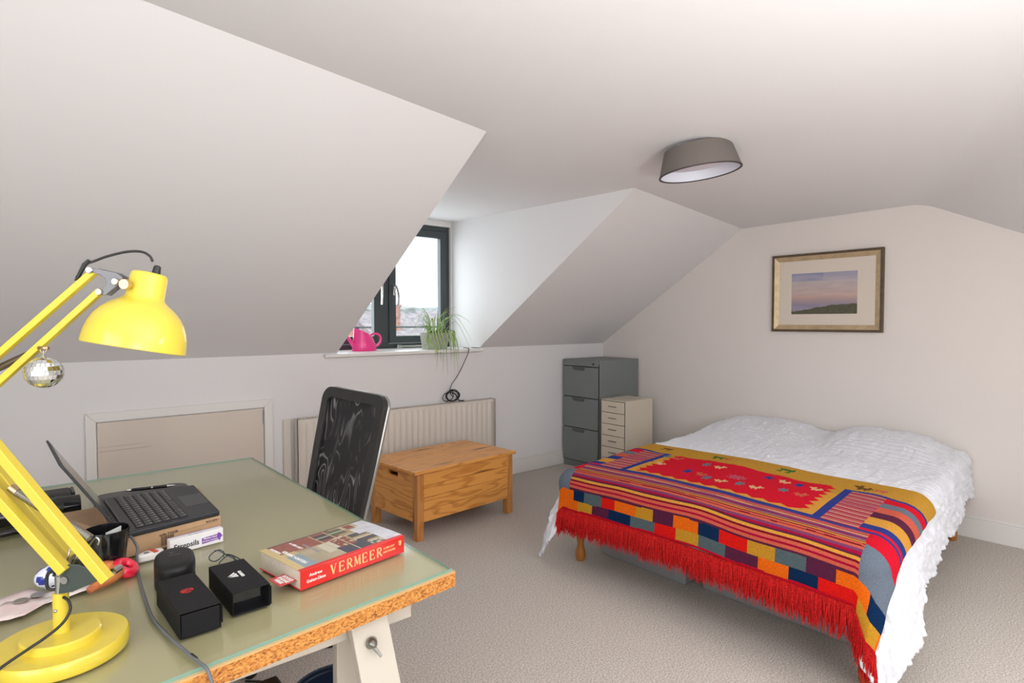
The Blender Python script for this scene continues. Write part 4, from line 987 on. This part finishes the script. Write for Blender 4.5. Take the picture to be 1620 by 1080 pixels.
# small things beside the lamp
# orange pretzel-like rolled band
og=MB(); pth=curve([(-.055,-.045,.012),(-.03,-.035,.014),(.005,-.030,.018),(.030,-.015,.022),(.036,.015,.026),(.018,.036,.030),(-.010,.038,.026),(-.030,.022,.020),(-.042,.012,.016)],5)
og.tube(pth,[.0085+.0075*math.sin(PI*k/(len(pth)-1)) for k in range(len(pth))],12,M=Matrix.Translation((.160,1.722,HZ))@Matrix.Rotation(R(20),4,'Z')@Matrix.Scale(.90,4))
oo_=og.build('rolled_headscarf',mat('orange_cloth',(.62,.20,.045),.65,col2=(.45,.12,.06),vscale=40,bump=.8,bscale=90),smooth='all'); tag(oo_,'rolled orange patterned cloth ring between the lamp and the pen pot','cloth')
tp_=thing('tape_ring','shiny pink-red ring-shaped tape holder beside the black pen pot','tape holder',(.203,1.745,HZ))
pr=[]; 
for k in range(16): a=2*PI*k/16; pr.append((.020+.0115*math.cos(a),.0135*math.sin(a)+.0135))
tm_=Matrix.Translation((0,0,.010))@Matrix.Rotation(R(28),4,'Y')@Matrix.Rotation(R(18),4,'X')@Matrix.Translation((0,0,-.004))
MB().lathe(pr,32,tm_,closed=True).build('ring',mat('pink_gloss',(.80,.015,.055),.2,coat=.6),tp_,smooth='all')
MB().lathe([(.0001,.010),(.014,.010),(.0150,.015),(.0001,.016)],24,tm_).build('core',mat('core_dark',(.08,.01,.02),.4),tp_,smooth=True)
cr2=thing('correction_roller','white rounded correction tape dispenser with a red band','tape dispenser',(.273,1.818,HZ),R(18))
pl_=[(.032*math.cos(2*PI*k/28)*(1.05),.017*math.sin(2*PI*k/28)) for k in range(28)]
MB().prism(pl_,0,.020).build('body',mat('white_plastic',(.8,.78,.76),.3),cr2,bevel=.006,seg=3)
MB().prism([(.002,-.0172),(.014,-.016),(.014,.016),(.002,.0172)],.0195,.0208).build('red_band',mat('red_plastic',(.65,.08,.06),.35),cr2)
MB().box(-.016,-.004,-.006,.003,.0199,.0209).build('grey_label',cable_grey,cr2)
bw2=thing('patterned_egg','white egg-shaped ornament with dark blue patches behind the lamp post','ornament',(.062,1.775,HZ))
eg=MB(); su,sv_=36,24
for i in range(sv_+1):
    for k in range(su):
        a=-PI/2+PI*i/sv_; b=2*PI*k/su; eg.v.append((.032*math.cos(a)*math.cos(b),.024*math.cos(a)*math.sin(b),.026+.026*math.sin(a)))
for i in range(sv_):
    for k in range(su):
        eg.f.append((i*su+k,i*su+(k+1)%su,(i+1)*su+(k+1)%su,(i+1)*su+k)); eg.mi.append(0)
        a=i/sv_; b=k/su; nv=(math.sin(b*2*PI*4+(a*3))*math.sin(a*PI*3.2)); eg.c.append((.02,.04,.30) if nv>.25 else (.72,.75,.82))
eg.build('glazed_shell',vcmat('blue_white_glaze',.25,coat=.5),bw2,smooth='all')
MB().lathe([(.012,0),(.010,.004),(.0001,.004)],16).build('foot_ring',white_gloss,bw2)
# receipts
rcm=mat('pink_paper',(.78,.60,.58),.8,col2=(.82,.74,.72),vscale=25)
def sheet(poly,z,parent,m,name,curl=.004):
    b=MB(); n=14; 
    (p0,p1,p2,p3)=[Vector(p) for p in poly]
    for i in range(n+1):
        for j in range(5):
            a=p0.lerp(p1,i/n); c=p3.lerp(p2,i/n); q=a.lerp(c,j/4)
            b.v.append((q[0],q[1],z+curl*abs(noise.noise(Vector((q[0]*22,q[1]*22,z*90))))))
    for i in range(n):
        for j in range(4): a=i*5+j; b.f.append((a,a+5,a+6,a+1)); b.mi.append(0)
    o=b.build(name,m,parent,world=True,smooth='all',recalc=False); s=o.modifiers.new('t','SOLIDIFY'); s.thickness=.0004; s.offset=1; return o
rc=thing('receipts','crumpled pink and white paper slips lying behind the lamp base','paper',(.04,1.71,HZ))
sheet([(-.14,1.62),(.05,1.73),(.02,1.80),(-.17,1.70)],.7505,rc,rcm,'slip'); sheet([(-.03,1.645),(.138,1.69),(.128,1.745),(-.04,1.71)],.7535,rc,mat('pale_paper',(.80,.74,.73),.8,var=.08,vscale=30),'slip')
sheet([(-.08,1.625),(.01,1.62),(.07,1.69),(-.02,1.73)],.7555,rc,rcm,'slip',.006)
for i,(x,y,l_) in enumerate(((.006,1.700,'leftmost of two silver coins lying on the pink paper slips'),(.036,1.712,'right-hand of two silver coins lying on the pink paper slips, nearer the lamp post'))):
    tag(MB().lathe([(.0001,.0),(.0132,0),(.0138,.0006),(.0138,.0014),(.0132,.002),(.0110,.0016),(.0001,.0018)],28,Matrix.Translation((x,y,.7615+.0005*i))).build('coin',mat('nickel',(.42,.39,.34),.35,metal=.8),smooth=True),l_,'coin','coins on the paper slips')

# ================================================================== LOZENGE BOX, GLASSES CASES
lz_=thing('lozenge_box','white and purple lozenge packet leaning against the cardboard box','box',(.385,1.835,HZ),math.atan2(.046,.258)+R(-2))
MB().box(-.070,.070,-.015,.007,.0,.040).build('carton',mat('white_card',(.80,.79,.80),.45),lz_,bevel=.001)
pur=mat('purple_print',(.22,.06,.42),.5)
MB().box(-.0695,.0695,.0045,.0069,.0398,.0405).build('purple_stripe',mat('lilac_print',(.34,.19,.40),.5),lz_)
FM=lambda x,z:frameM((x,-.0156,z),(1,0,0),(0,0,1))
text('printed_name','Strepsils',.021,FM(-.028,.017),black_txt,lz_,bold=.0002,sx=.92)
bn=MB(); pp_=[(.012,.008),(.056,.010),(.060,.006),(.064,.016),(.068,.017),(.062,.027),(.056,.030),(.054,.026),(.012,.024)]
bn.add([(x,-.0153,z) for x,z in pp_]+[(x,-.0148,z) for x,z in pp_],[tuple(range(9)),tuple(range(17,8,-1))]+[(i,9+i,9+(i+1)%9,(i+1)%9) for i in range(9)]); bn.build('purple_banner',pur,lz_)
text('printed_line','Effective Relief',.0062,frameM((.034,-.0158,.021),(1,0,0),(0,0,1)),white_txt,lz_,bold=.0001); text('printed_line','Soothing Lozenges',.0055,frameM((.034,-.0158,.014),(1,0,0),(0,0,1)),white_txt,lz_,bold=.0001)
text('printed_line','Strepsils',.012,frameM((.0,-.006,.0404),(1,0,0),(0,1,0)),mat('grey_print',(.5,.5,.52),.6),lz_)
# sunglasses hard case
sc1=thing('spectacle_case','rounded black spectacle case behind the red-marked black carton','case',(.295,1.625,HZ),R(-9))
def dome(b,z0,z1,rx,ry,n=2.6):
    N=40; rings=[(1,z0),(1.0,z0+(z1-z0)*.55),(.96,z0+(z1-z0)*.8),(.86,z1-.002),(.7,z1),(.0001,z1+.0005)]; vv=[]
    for s,z in rings:
        for k in range(N):
            a=2*PI*k/N; c,s_=math.cos(a),math.sin(a)
            vv.append((rx*s*math.copysign(abs(c)**(2/n),c),ry*s*math.copysign(abs(s_)**(2/n),s_),z))
    ff=[(i*N+k,i*N+(k+1)%N,(i+1)*N+(k+1)%N,(i+1)*N+k) for i in range(len(rings)-1) for k in range(N)]+[tuple(range(N-1,-1,-1))]
    return b.add(vv,ff)
cs_m=mat('case_leather',(.009,.009,.010),.42,bump=.15,bscale=180,spec=.3)
dome(MB(),0,.030,.044,.075).build('lower_shell',cs_m,sc1,smooth=True); dome(MB(),.0315,.062,.044,.075).build('upper_shell',cs_m,sc1,smooth=True)
text('embossed_mark','V',.016,frameM((-.006,.020,.0625),(1,0,0),(0,1,0)),mat('emboss',(.13,.13,.13),.3),sc1); 
MB().box(-.012,.012,.004,.0055,.0622,.0628).build('embossed_line',MATS['emboss'],sc1)
def carton(name,label,x,y,rz,L_,W_,H_,mark,open_end):
    t=thing(name,label,'box',(x,y,HZ),rz); th=.002
    b=MB(); b.box(-W_/2,W_/2,-L_/2,L_/2,H_-th,H_); b.box(-W_/2,W_/2,-L_/2,L_/2,0,th); b.box(-W_/2,-W_/2+th,-L_/2,L_/2,th,H_-th); b.box(W_/2-th,W_/2,-L_/2,L_/2,th,H_-th); b.box(-W_/2+th,W_/2-th,L_/2-th,L_/2,th,H_-th)
    b.build('sleeve',black_mt,t,bevel=.0006,seg=1)
    if open_end: MB().box(-W_/2+th,W_/2-th,-L_/2+.03,-L_/2+.034,th,H_-th).build('inner_panel',black_gl,t); MB().box(W_/2,W_/2+.0015,-L_/2-.004,-L_/2+.03,.004,H_-.006).build('flap',black_mt,t)
    else: MB().box(-W_/2+.003,W_/2-.003,-L_/2-.001,-L_/2+.002,.003,H_-.004).build('end_flap',black_mt,t,bevel=.0008); MB().box(W_/2,W_/2+.0015,-L_/2-.006,-L_/2+.02,.012,H_-.004).build('flap',black_mt,t)
    return t
bA=carton('spectacle_carton','black spectacle carton with a small red emblem on top',.279,1.412,R(2),.20,.077,.052,'r',False)
redm=mat('red_foil',(.65,.03,.03),.4)
text('red_emblem','B',.016,frameM((-.004,.006,.0524),(0,-1,0),(1,0,0)),redm,bA,bold=.0004); text('red_emblem','S',.016,frameM((.006,.006,.0524),(0,-1,0),(1,0,0)),redm,bA,bold=.0004)
rg=MB(); rg.tube([(.001+.0125*math.cos(R(a)),.006+.0105*math.sin(R(a)),.0523) for a in range(0,301,12)],.0006,5); rg.build('red_emblem_ring',redm,bA,smooth='all')
bB=carton('spectacle_carton','open-ended black spectacle carton with a white leaf logo',.389,1.437,R(1),.185,.079,.050,'w',True)
lg=MB()
def tri(b,pts,z): b.add([(x,y,z) for x,y in pts]+[(x,y,z+.0004) for x,y in pts],[tuple(range(len(pts))),tuple(range(2*len(pts)-1,len(pts)-1,-1))]+[(i,(i+1)%len(pts),len(pts)+(i+1)%len(pts),len(pts)+i) for i in range(len(pts))])
for pts in ([(-.022,.002),(-.004,.020),(-.004,.014),(-.013,.004)],[(-.016,-.001),(-.002,.012),(-.002,.002)],[(-.020,-.003),(-.002,-.001),(-.002,-.009),(-.012,-.006)]): tri(lg,pts,.0501)
lg.build('white_emblem',white_txt,bB)
text('white_name','GLANDS',.0092,frameM((.0065,.003,.0503),(0,-1,0),(1,0,0)),white_txt,bB,bold=.0004)
# reading glasses, folded
gsm=thing('reading_glasses','folded thin-framed glasses lying behind the open-ended black carton','glasses',(.408,1.655,HZ),R(-80))
lens=bpy.data.materials.new('lens'); lens.use_nodes=True; nt=lens.node_tree; nt.nodes.clear()
t=nt.nodes.new('ShaderNodeBsdfTransparent'); gg=nt.nodes.new('ShaderNodeBsdfGlossy'); gg.inputs['Roughness'].default_value=.03; mx=nt.nodes.new('ShaderNodeMixShader'); mx.inputs[0].default_value=.14; oo=nt.nodes.new('ShaderNodeOutputMaterial')
nt.links.new(t.outputs[0],mx.inputs[1]); nt.links.new(gg.outputs[0],mx.inputs[2]); nt.links.new(mx.outputs[0],oo.inputs[0])
TM=Matrix.Translation((0,0,.016))@Matrix.Rotation(R(30),4,'X')
rimm=mat('frame_black',(.02,.05,.055),.25)
rim=MB()
for cx in (-.030,.030):
    P=[TM@Vector((cx+.024*math.copysign(abs(math.cos(a))**.75,math.cos(a)),.017*math.copysign(abs(math.sin(a))**.75,math.sin(a)),0)) for a in [2*PI*k/28 for k in range(28)]]
    rim.tube(P+[P[0],P[1]],.0014,6,caps=False)
    MB().add(P,[tuple(range(28))]).build('lens',lens,gsm,recalc=False)
rim.tube([TM@Vector((-.007,.004,0)),TM@Vector((0,.007,.003)),TM@Vector((.007,.004,0))],.0013,6)
rim.build('rims',rimm,gsm,smooth='all')
for s in (-1,1):
    a=TM@Vector((s*.056,.008,0)); MB().tube(curve([a,a+Vector((s*.002,.012,-.004)),Vector((s*.040,.030,.010+.004*s)),Vector((-s*.020,.034,.007+.003*s)),Vector((-s*.052,.030,.0045))],5),[.0017]*21,6).build('temple',rimm,gsm,smooth='all')
    MB().sphere(TM@Vector((s*.008,-.002,-.004)),.0032,10,6).build('nose_pad',lens,gsm,smooth='all')

# ================================================================== VERMEER BOOK
book=thing('paperback_book','thick paperback art book with a red spine lying on the desk corner','book',(.50,1.39,HZ))
BA=Vector((.507,1.372,HZ)); BB=Vector((.812,1.424,HZ)); bx_=(BB-BA); Lb=bx_.length; bx_.normalize(); by_=Vector((-bx_.y,bx_.x,0)); Wb=.196; Hb=.046
book.location=BA; book.rotation_euler=(0,0,math.atan2(bx_.y,bx_.x))
pages=mat('page_edges',(.74,.66,.54),.85,var=.06,vscale=200)
MB().box(.003,Lb-.003,.002,Wb-.004,.001,Hb-.001).build('page_block',pages,book)
vr=hexc('D01410'); spm=mat('red_spine',vr,.32,coat=.3)
MB().box(0,Lb,-.0012,.0008,0,Hb).build('spine',spm,book,bevel=.0008)
MB().box(0,Lb,.0008,Wb,-.0,.0012).build('back_cover',mat('back_cover',(.6,.02,.02),.35),book)
cv=MB(); nx,ny=180,116
def cover(u,v): # u along spine, v from spine outwards
    n=noise.noise(Vector((u*6,v*5,0))); n2=noise.noise(Vector((u*25,v*20,3)))
    if v<.05: return vr
    base=(.40+.06*n,.30+.05*n,.16+.03*n)
    if u<.06: return (.62,.48,.22)
    # brick red house band at the top left
    if v>.62-.1*u and u<.62: base=(.30+.05*n2,.075+.03*n2,.05)
    if u<.18 and v<.62: base=(.26+.05*n,.34+.05*n,.38) if v<.5 else (.55,.45,.22)
    if .18<=u<.5 and v<.55+.1*n: base=(.42+.10*n,.36+.08*n,.24+.05*n)
    if .35<u<.62 and abs(v-.38-.35*(u-.35))<.16+.03*n: base=(.60,.56,.44)
    # dark dress
    if .44<u<.72 and v<.30+.2*n: base=(.035+.02*n2,.045+.02*n2,.075)
    if abs(u-.56)<.075 and abs(v-.42)<.16 and n2>-.3: base=(.22+.08*n2,.05,.03)
    # windows
    for (a0,a1,b0,b1) in ((.44,.56,.66,.90),(.58,.72,.70,.93)):
        if a0<u<a1 and b0<v<b1: base=(.035,.03,.03) if a0<.5 else (.10,.12,.05)
        if a0<u<a1 and abs(v-(b0+b1)/2)<.012: base=(.6,.58,.5)
        if a0-.012<u<a0: base=(.55,.48,.3)
    for (a0,a1,b0,b1) in ((.66,.82,.46,.60),(.66,.84,.24,.38)):
        if a0<u<a1 and b0<v<b1: base=(.05,.04,.045)
        if a0-.01<u<a1+.01 and abs(v-b1)<.014: base=(.62,.56,.45)
    if v<.2 and .7<u<.88: base=(.08,.1,.09) if n2>0 else (.55,.5,.36)
    if u>.84 or (u>.76 and .5<v<.75): 
        k=.5+.5*noise.noise(Vector((u*10,v*7,8))); base=(.45+.35*k,.45+.35*k,.52+.32*k)
    if u>.72 and v>.80: base=(.52,.42,.28) if u<.88 else base
    if .76<u<.84 and .80<v<.95: base=(.25,.05,.03)
    if v>.97 : base=(.06,.04,.03)
    return tuple(max(0,c) for c in base)
for i in range(nx+1):
    for j in range(ny+1): cv.v.append((Lb*i/nx,.0005+(Wb-.0005)*j/ny,Hb+.0006+.0012*math.sin(j/ny*PI)*(1 if i>10 else .6)))
for i in range(nx):
    for j in range(ny):
        a=i*(ny+1)+j; cv.f.append((a,a+ny+1,a+ny+2,a+1)); cv.mi.append(0); cv.c.append(cover((i+.5)/nx,(j+.5)/ny))
co=cv.build('front_cover',vcmat('cover_print',.28,coat=.5),book,recalc=False,smooth='all'); s_=co.modifiers.new('t','SOLIDIFY'); s_.thickness=.0012; s_.offset=-1
gold=mat('gold_print',(.80,.52,.22),.5)
SP=lambda x,z:frameM((x,-.0016,z),(1,0,0),(0,0,1))
FH=Hb
def serif(name,body,x,z,size,m,sx=1): text(name,body,size,SP(x,z),m,book,sx=sx,bold=.0001)
def serif_word(word,x0,x1,zb,h):
    n=len(word); cw=(x1-x0)/n; T,t=.0042,.0016; k=0
    for ch_ in word:
        b=MB(); X=x0+cw*k; W=cw*.74; k+=1
        def st(ax,az,bx,bz,wd):
            a=Vector((X+ax*W,-.0015,zb+az*h)); c=Vector((X+bx*W,-.0015,zb+bz*h)); b.bar(a,c,wd,.0006,up=(0,1,0))
        def sf(ax,az): st(ax-.16,az,ax+.16,az,.0010)
        if ch_=='V': st(.12,1,.5,0,T); st(.5,0,.88,1,t); sf(.12,1); sf(.88,1)
        if ch_=='E': st(.2,0,.2,1,T); st(.1,1,.9,1,t); st(.1,0,.95,0,t); st(.2,.52,.72,.52,t); st(.9,1,.9,.82,t); st(.95,0,.98,.2,t); st(.72,.62,.72,.42,t)
        if ch_=='R':
            st(.2,0,.2,1,T); st(.1,1,.6,1,t); st(.6,1,.82,.88,T*.6); st(.82,.9,.82,.64,T*.8); st(.82,.66,.6,.52,T*.6); st(.2,.52,.6,.52,t); st(.5,.5,.95,0,T*.9); sf(.2,0); st(.85,0,1.05,0,.001)
        if ch_=='M': st(.08,0,.14,1,t); st(.14,1,.52,.08,T*.9); st(.52,.08,.92,1,t); st(.92,1,.98,0,T); sf(.08,0); sf(.98,0); sf(.1,1); sf(.95,1)
        b.build('title_letter',gold,book)
serif_word('VERMEER',.080,.240,.0125,.0235)
serif('spine_author','Andrew',.040,.030,.0105,white_txt); serif('spine_author','Graham-Dixon',.041,.0165,.0105,white_txt,.80)
serif('spine_subtitle','A LIFE LOST',.258,.0295,.0068,gold); serif('spine_subtitle','AND FOUND',.258,.0195,.0068,gold)
pg=MB()
for q in ([(.290,.036),(.299,.036),(.299,.031),(.290,.031)],[(.294,.031),(.299,.031),(.297,.022),(.292,.024)],[(.290,.029),(.293,.029),(.293,.026),(.290,.026)]):
    pg.add([(x,-.0016,z) for x,z in q]+[(x,-.0012,z) for x,z in q],[(0,1,2,3),(7,6,5,4),(0,4,5,1),(1,5,6,2),(2,6,7,3),(3,7,4,0)])
pg.build('publisher_mark',gold,book)
CM=lambda x,y:frameM((x,y,Hb+.0022),(0,-1,0),(1,0,0))
text('cover_author','ANDREW',.011,CM(.022,.155),white_txt,book); text('cover_author','GRAHAM-DIXON',.014,CM(.034,.085),white_txt,book,bold=.0001)
text('cover_title','A LIFE LOST',.011,CM(.075,.150),white_txt,book); text('cover_title','AND FOUND',.013,CM(.092,.105),mat('grey_title',(.3,.3,.34),.5),book)
bmt=thing('bookmark','pink-red card bookmark with white lettering sticking out of the book','bookmark',tuple(BA),math.atan2(bx_.y,bx_.x))
MB().box(-.040,.002,.018,.075,.0185,.0192).build('card',mat('bookmark_red',(.62,.07,.07),.5),bmt)
for i,l_ in enumerate(('PERSE','PHONE','BOOKS')):
    text('printed_word',l_,.0118,frameM((-.029+.0115*i,.046,.0194),(0,-1,0),(1,0,0)),white_txt,bmt,bold=.0007,sx=1.05)

# ================================================================== WINDOW SILL THINGS
wc=thing('watering_can','bright pink plastic watering can on the window sill','watering can',(2.13,4.33,1.15))
pk=mat('hot_pink_plastic',(.90,.035,.26),.3,coat=.3)
b=MB(); N=32
def ell(z,cx,rx,ry,tilt=0):
    return [(cx+rx*math.cos(2*PI*k/N),ry*math.sin(2*PI*k/N),z+tilt*math.cos(2*PI*k/N)) for k in range(N)]
rings=[ell(0,0,.098,.070),ell(.006,0,.100,.072),ell(.06,-.004,.090,.066),ell(.11,-.010,.078,.058,-.006),ell(.148,-.018,.066,.052,-.030),ell(.146,-.018,.062,.048,-.030),ell(.10,-.008,.075,.055),ell(.008,0,.094,.067)]
v=[p for r_ in rings for p in r_]; f=[(i*N+k,i*N+(k+1)%N,(i+1)*N+(k+1)%N,(i+1)*N+k) for i in range(len(rings)-1) for k in range(N)]+[tuple(range(N-1,-1,-1)),tuple((len(rings)-1)*N+k for k in range(N))]
b.add(v,f); b.build('body',pk,wc,smooth=True,angle=60)
MB().tube([(-.07,0,.028),(-.115,0,.075),(-.160,0,.135)],[.024,.014,.009],14).build('spout',pk,wc,smooth=True)
MB().tube(curve([(.045,0,.120),(.075,0,.132),(.115,0,.130),(.140,0,.105),(.140,0,.070),(.118,0,.042),(.093,0,.030)],5),.0085,10).build('handle',pk,wc,smooth='all')
sp=thing('spider_plant','trailing spider plant in a grey-green ribbed pot on the sill','plant',(2.73,4.25,1.15))
pm_=mat('stone_glaze',(.42,.44,.36),.6,var=.12,vscale=40,bump=.3,bscale=80)
pf=MB(); N=48; zz_=[(0,.100),(.01,.104),(.12,.120),(.135,.123),(.135,.113),(.03,.09)]
for z,r in zz_:
    for k in range(N): a=2*PI*k/N; q=r*(1+.015*math.sin(a*16)); pf.v.append((q*math.cos(a),q*math.sin(a),z))
pf.f=[(i*N+k,i*N+(k+1)%N,(i+1)*N+(k+1)%N,(i+1)*N+k) for i in range(len(zz_)-1) for k in range(N)]+[tuple(range(N-1,-1,-1))]; pf.mi=[0]*len(pf.f)
pf.build('pot',pm_,sp,smooth=True)
MB().lathe([(.0001,.118),(.112,.115)],24).build('soil',mat('soil',(.12,.075,.05),.95,bump=1,bscale=120),sp)
lm=vcmat('leaf',.45)
G1=(.20,.36,.08);G2=(.55,.62,.30);G3=(.30,.47,.10);G4=(.42,.30,.14)
def leaf(pts,wmax,cols=(G1,G2)):
    P=curve(pts,6); n=len(P); b=MB()
    for i,p in enumerate(P):
        t=(P[min(i+1,n-1)]-P[max(i-1,0)]).normalized(); u=t.cross(Vector((0,0,1)))
        if u.length<.15: u=Vector((math.cos(i*.0),0.3,0))
        u.normalize(); w_=wmax*(math.sin(PI*min(1,(.10+.9*i/(n-1))))**.6)*(1-.55*i/(n-1)); nrm_=u.cross(t)
        if i==n-1: w_=.0003
        b.v+= [tuple(p-u*w_+nrm_*w_*.35),tuple(p-u*w_*.35),tuple(p+u*w_*.35),tuple(p+u*w_+nrm_*w_*.35)]
    for i in range(n-1):
        for j in range(3): a=i*4+j; b.f.append((a,a+4,a+5,a+1)); b.mi.append(0); b.c.append(cols[1] if j==1 else (cols[0] if i<n-4 or cols[0] is G3 else G4))
    return b.build('leaf',lm,sp,smooth='all',recalc=False)
random.seed(11)
explicit=[ # end points relative to the pot, (x, y, z) and peak height
 ((-.15,-.03,.33),.30),((-.17,.02,.28),.22),((-.20,-.06,.17),.19),((.35,-.05,.20),.29),((.33,-.08,.05),.27),((.31,.06,.27),.27),((.20,-.04,.35),.30),
 ((.30,-.10,-.02),.22),((.10,-.08,.33),.30),((-.10,.05,.31),.27),((-.02,-.05,.27),.24),((.06,.04,.30),.26),((-.24,-.02,.12),.2),((.24,.02,.22),.25)]
for (e,pk_) in explicit:
    s=Vector((.5*e[0]*.35+random.uniform(-.03,.03),random.uniform(-.03,.03),.12)); e_=Vector(e)
    mid=s.lerp(e_,.5); mid.z=max(pk_,mid.z+.03); q1_=s.lerp(mid,.5); q1_.z=s.z+(mid.z-s.z)*.75
    leaf([s,q1_,mid,e_.lerp(mid,.35)+Vector((0,0,.015)),e_],.0085)
for k in range(22):
    a=random.uniform(0,2*PI); l_=random.uniform(.10,.19); s=Vector((.05*math.cos(a),.05*math.sin(a),.12)); 
    e_=Vector((l_*math.cos(a),l_*math.sin(a)*.8,random.uniform(.10,.26))); mid=s.lerp(e_,.55); mid.z=max(s.z,e_.z)+.05
    leaf([s,mid,e_],.0078)
for k,(dx,dz) in enumerate(((-.125,-.03),(-.115,-.06),(-.10,-.17),(-.075,-.10),(-.045,-.20),(-.015,-.23),(.03,-.12),(.06,-.22),(.075,-.20),(.10,-.10),(.118,-.02),(.125,.02),(-.13,.0))):
    side=abs(dx)>.11; y=-.07 if side else -.125
    s=Vector((dx*.6,-.04,.12)); yy_=-.19 if dz<-.05 else y-.03
    leaf([s,Vector((dx*.9,-.11,.155)),Vector((dx*1.05,y-.03,.09)),Vector((dx,yy_-.01,.0 if dz<0 else .05)),Vector((dx+random.uniform(-.02,.03),yy_-.012,dz))],.0085 if not side else .012,(G1,G2) if not side else (G3,(.45,.62,.16)))
random.seed(5)
pc=MB().tube(curve([(2.99,4.20,1.154),(2.96,4.10,1.156),(2.935,4.044,1.150),(2.92,4.038,1.11),(2.88,4.05,1.02),(2.83,4.06,.93),(2.77,4.06,.86),(2.75,4.055,.80),(2.78,4.05,.76)],6),.0032,7)
for k in range(5):
    cx=2.76+.03*random.uniform(-1,1); r_=random.uniform(.035,.06)
    pc.tube([(cx+r_*math.cos(a)*1.15,4.048+.012*math.sin(a+k)+.003*k,.7265+r_*.8+r_*.8*math.sin(a)) for a in [2*PI*j/26 for j in range(27)]],.0032,6,caps=False)
pc.tube(curve([(2.76,4.04,.80),(2.79,4.03,.78),(2.81,4.03,.745),(2.83,4.03,.727),(2.87,4.03,.724)],5),.005,7)
tag(pc.build('power_cable',cable_black,smooth='all'),'black cable hanging from the sill and coiled on top of the radiator','cable')

# ================================================================== UNDER THE DESK
bn_=thing('waste_bin','dark blue plastic waste bin under the desk','bin',(.725,1.66,0))
MB().lathe([(.0001,.004),(.095,.004),(.128,.275),(.136,.282),(.140,.276),(.133,.268),(.101,.0),(.0001,.0)],44).build('bucket',mat('navy_plastic',(.012,.022,.045),.25),bn_,smooth=True)
MB().lathe([(.136,.276),(.141,.283),(.139,.291),(.131,.289),(.130,.280)],44,closed=True).build('rim',MATS['navy_plastic'],bn_,smooth=True)
pcu=thing('computer_tower','black computer tower standing under the desk by the near trestle','computer',(.45,1.5,0))
MB().box(.36,.53,1.36,1.617,.015,.43).build('case',black_pl,pcu,world=True,bevel=.006)
MB().box(.365,.525,1.350,1.361,.02,.425).build('front_panel',black_gl,pcu,world=True,bevel=.004)
for x in (.38,.51):
    for y in (1.39,1.59): MB().box(x-.012,x+.012,y-.012,y+.012,0,.016).build('foot',black_pl,pcu,world=True)
fc=MB().tube(curve([(.53,1.60,.05),(.56,1.68,.006),(.57,1.82,.006),(.70,2.10,.006),(.76,2.25,.006),(.66,2.37,.006)],6),.004,6)
tag(fc.build('floor_cable',cable_black,smooth='all'),'thin black cable lying on the carpet under the desk','cable')
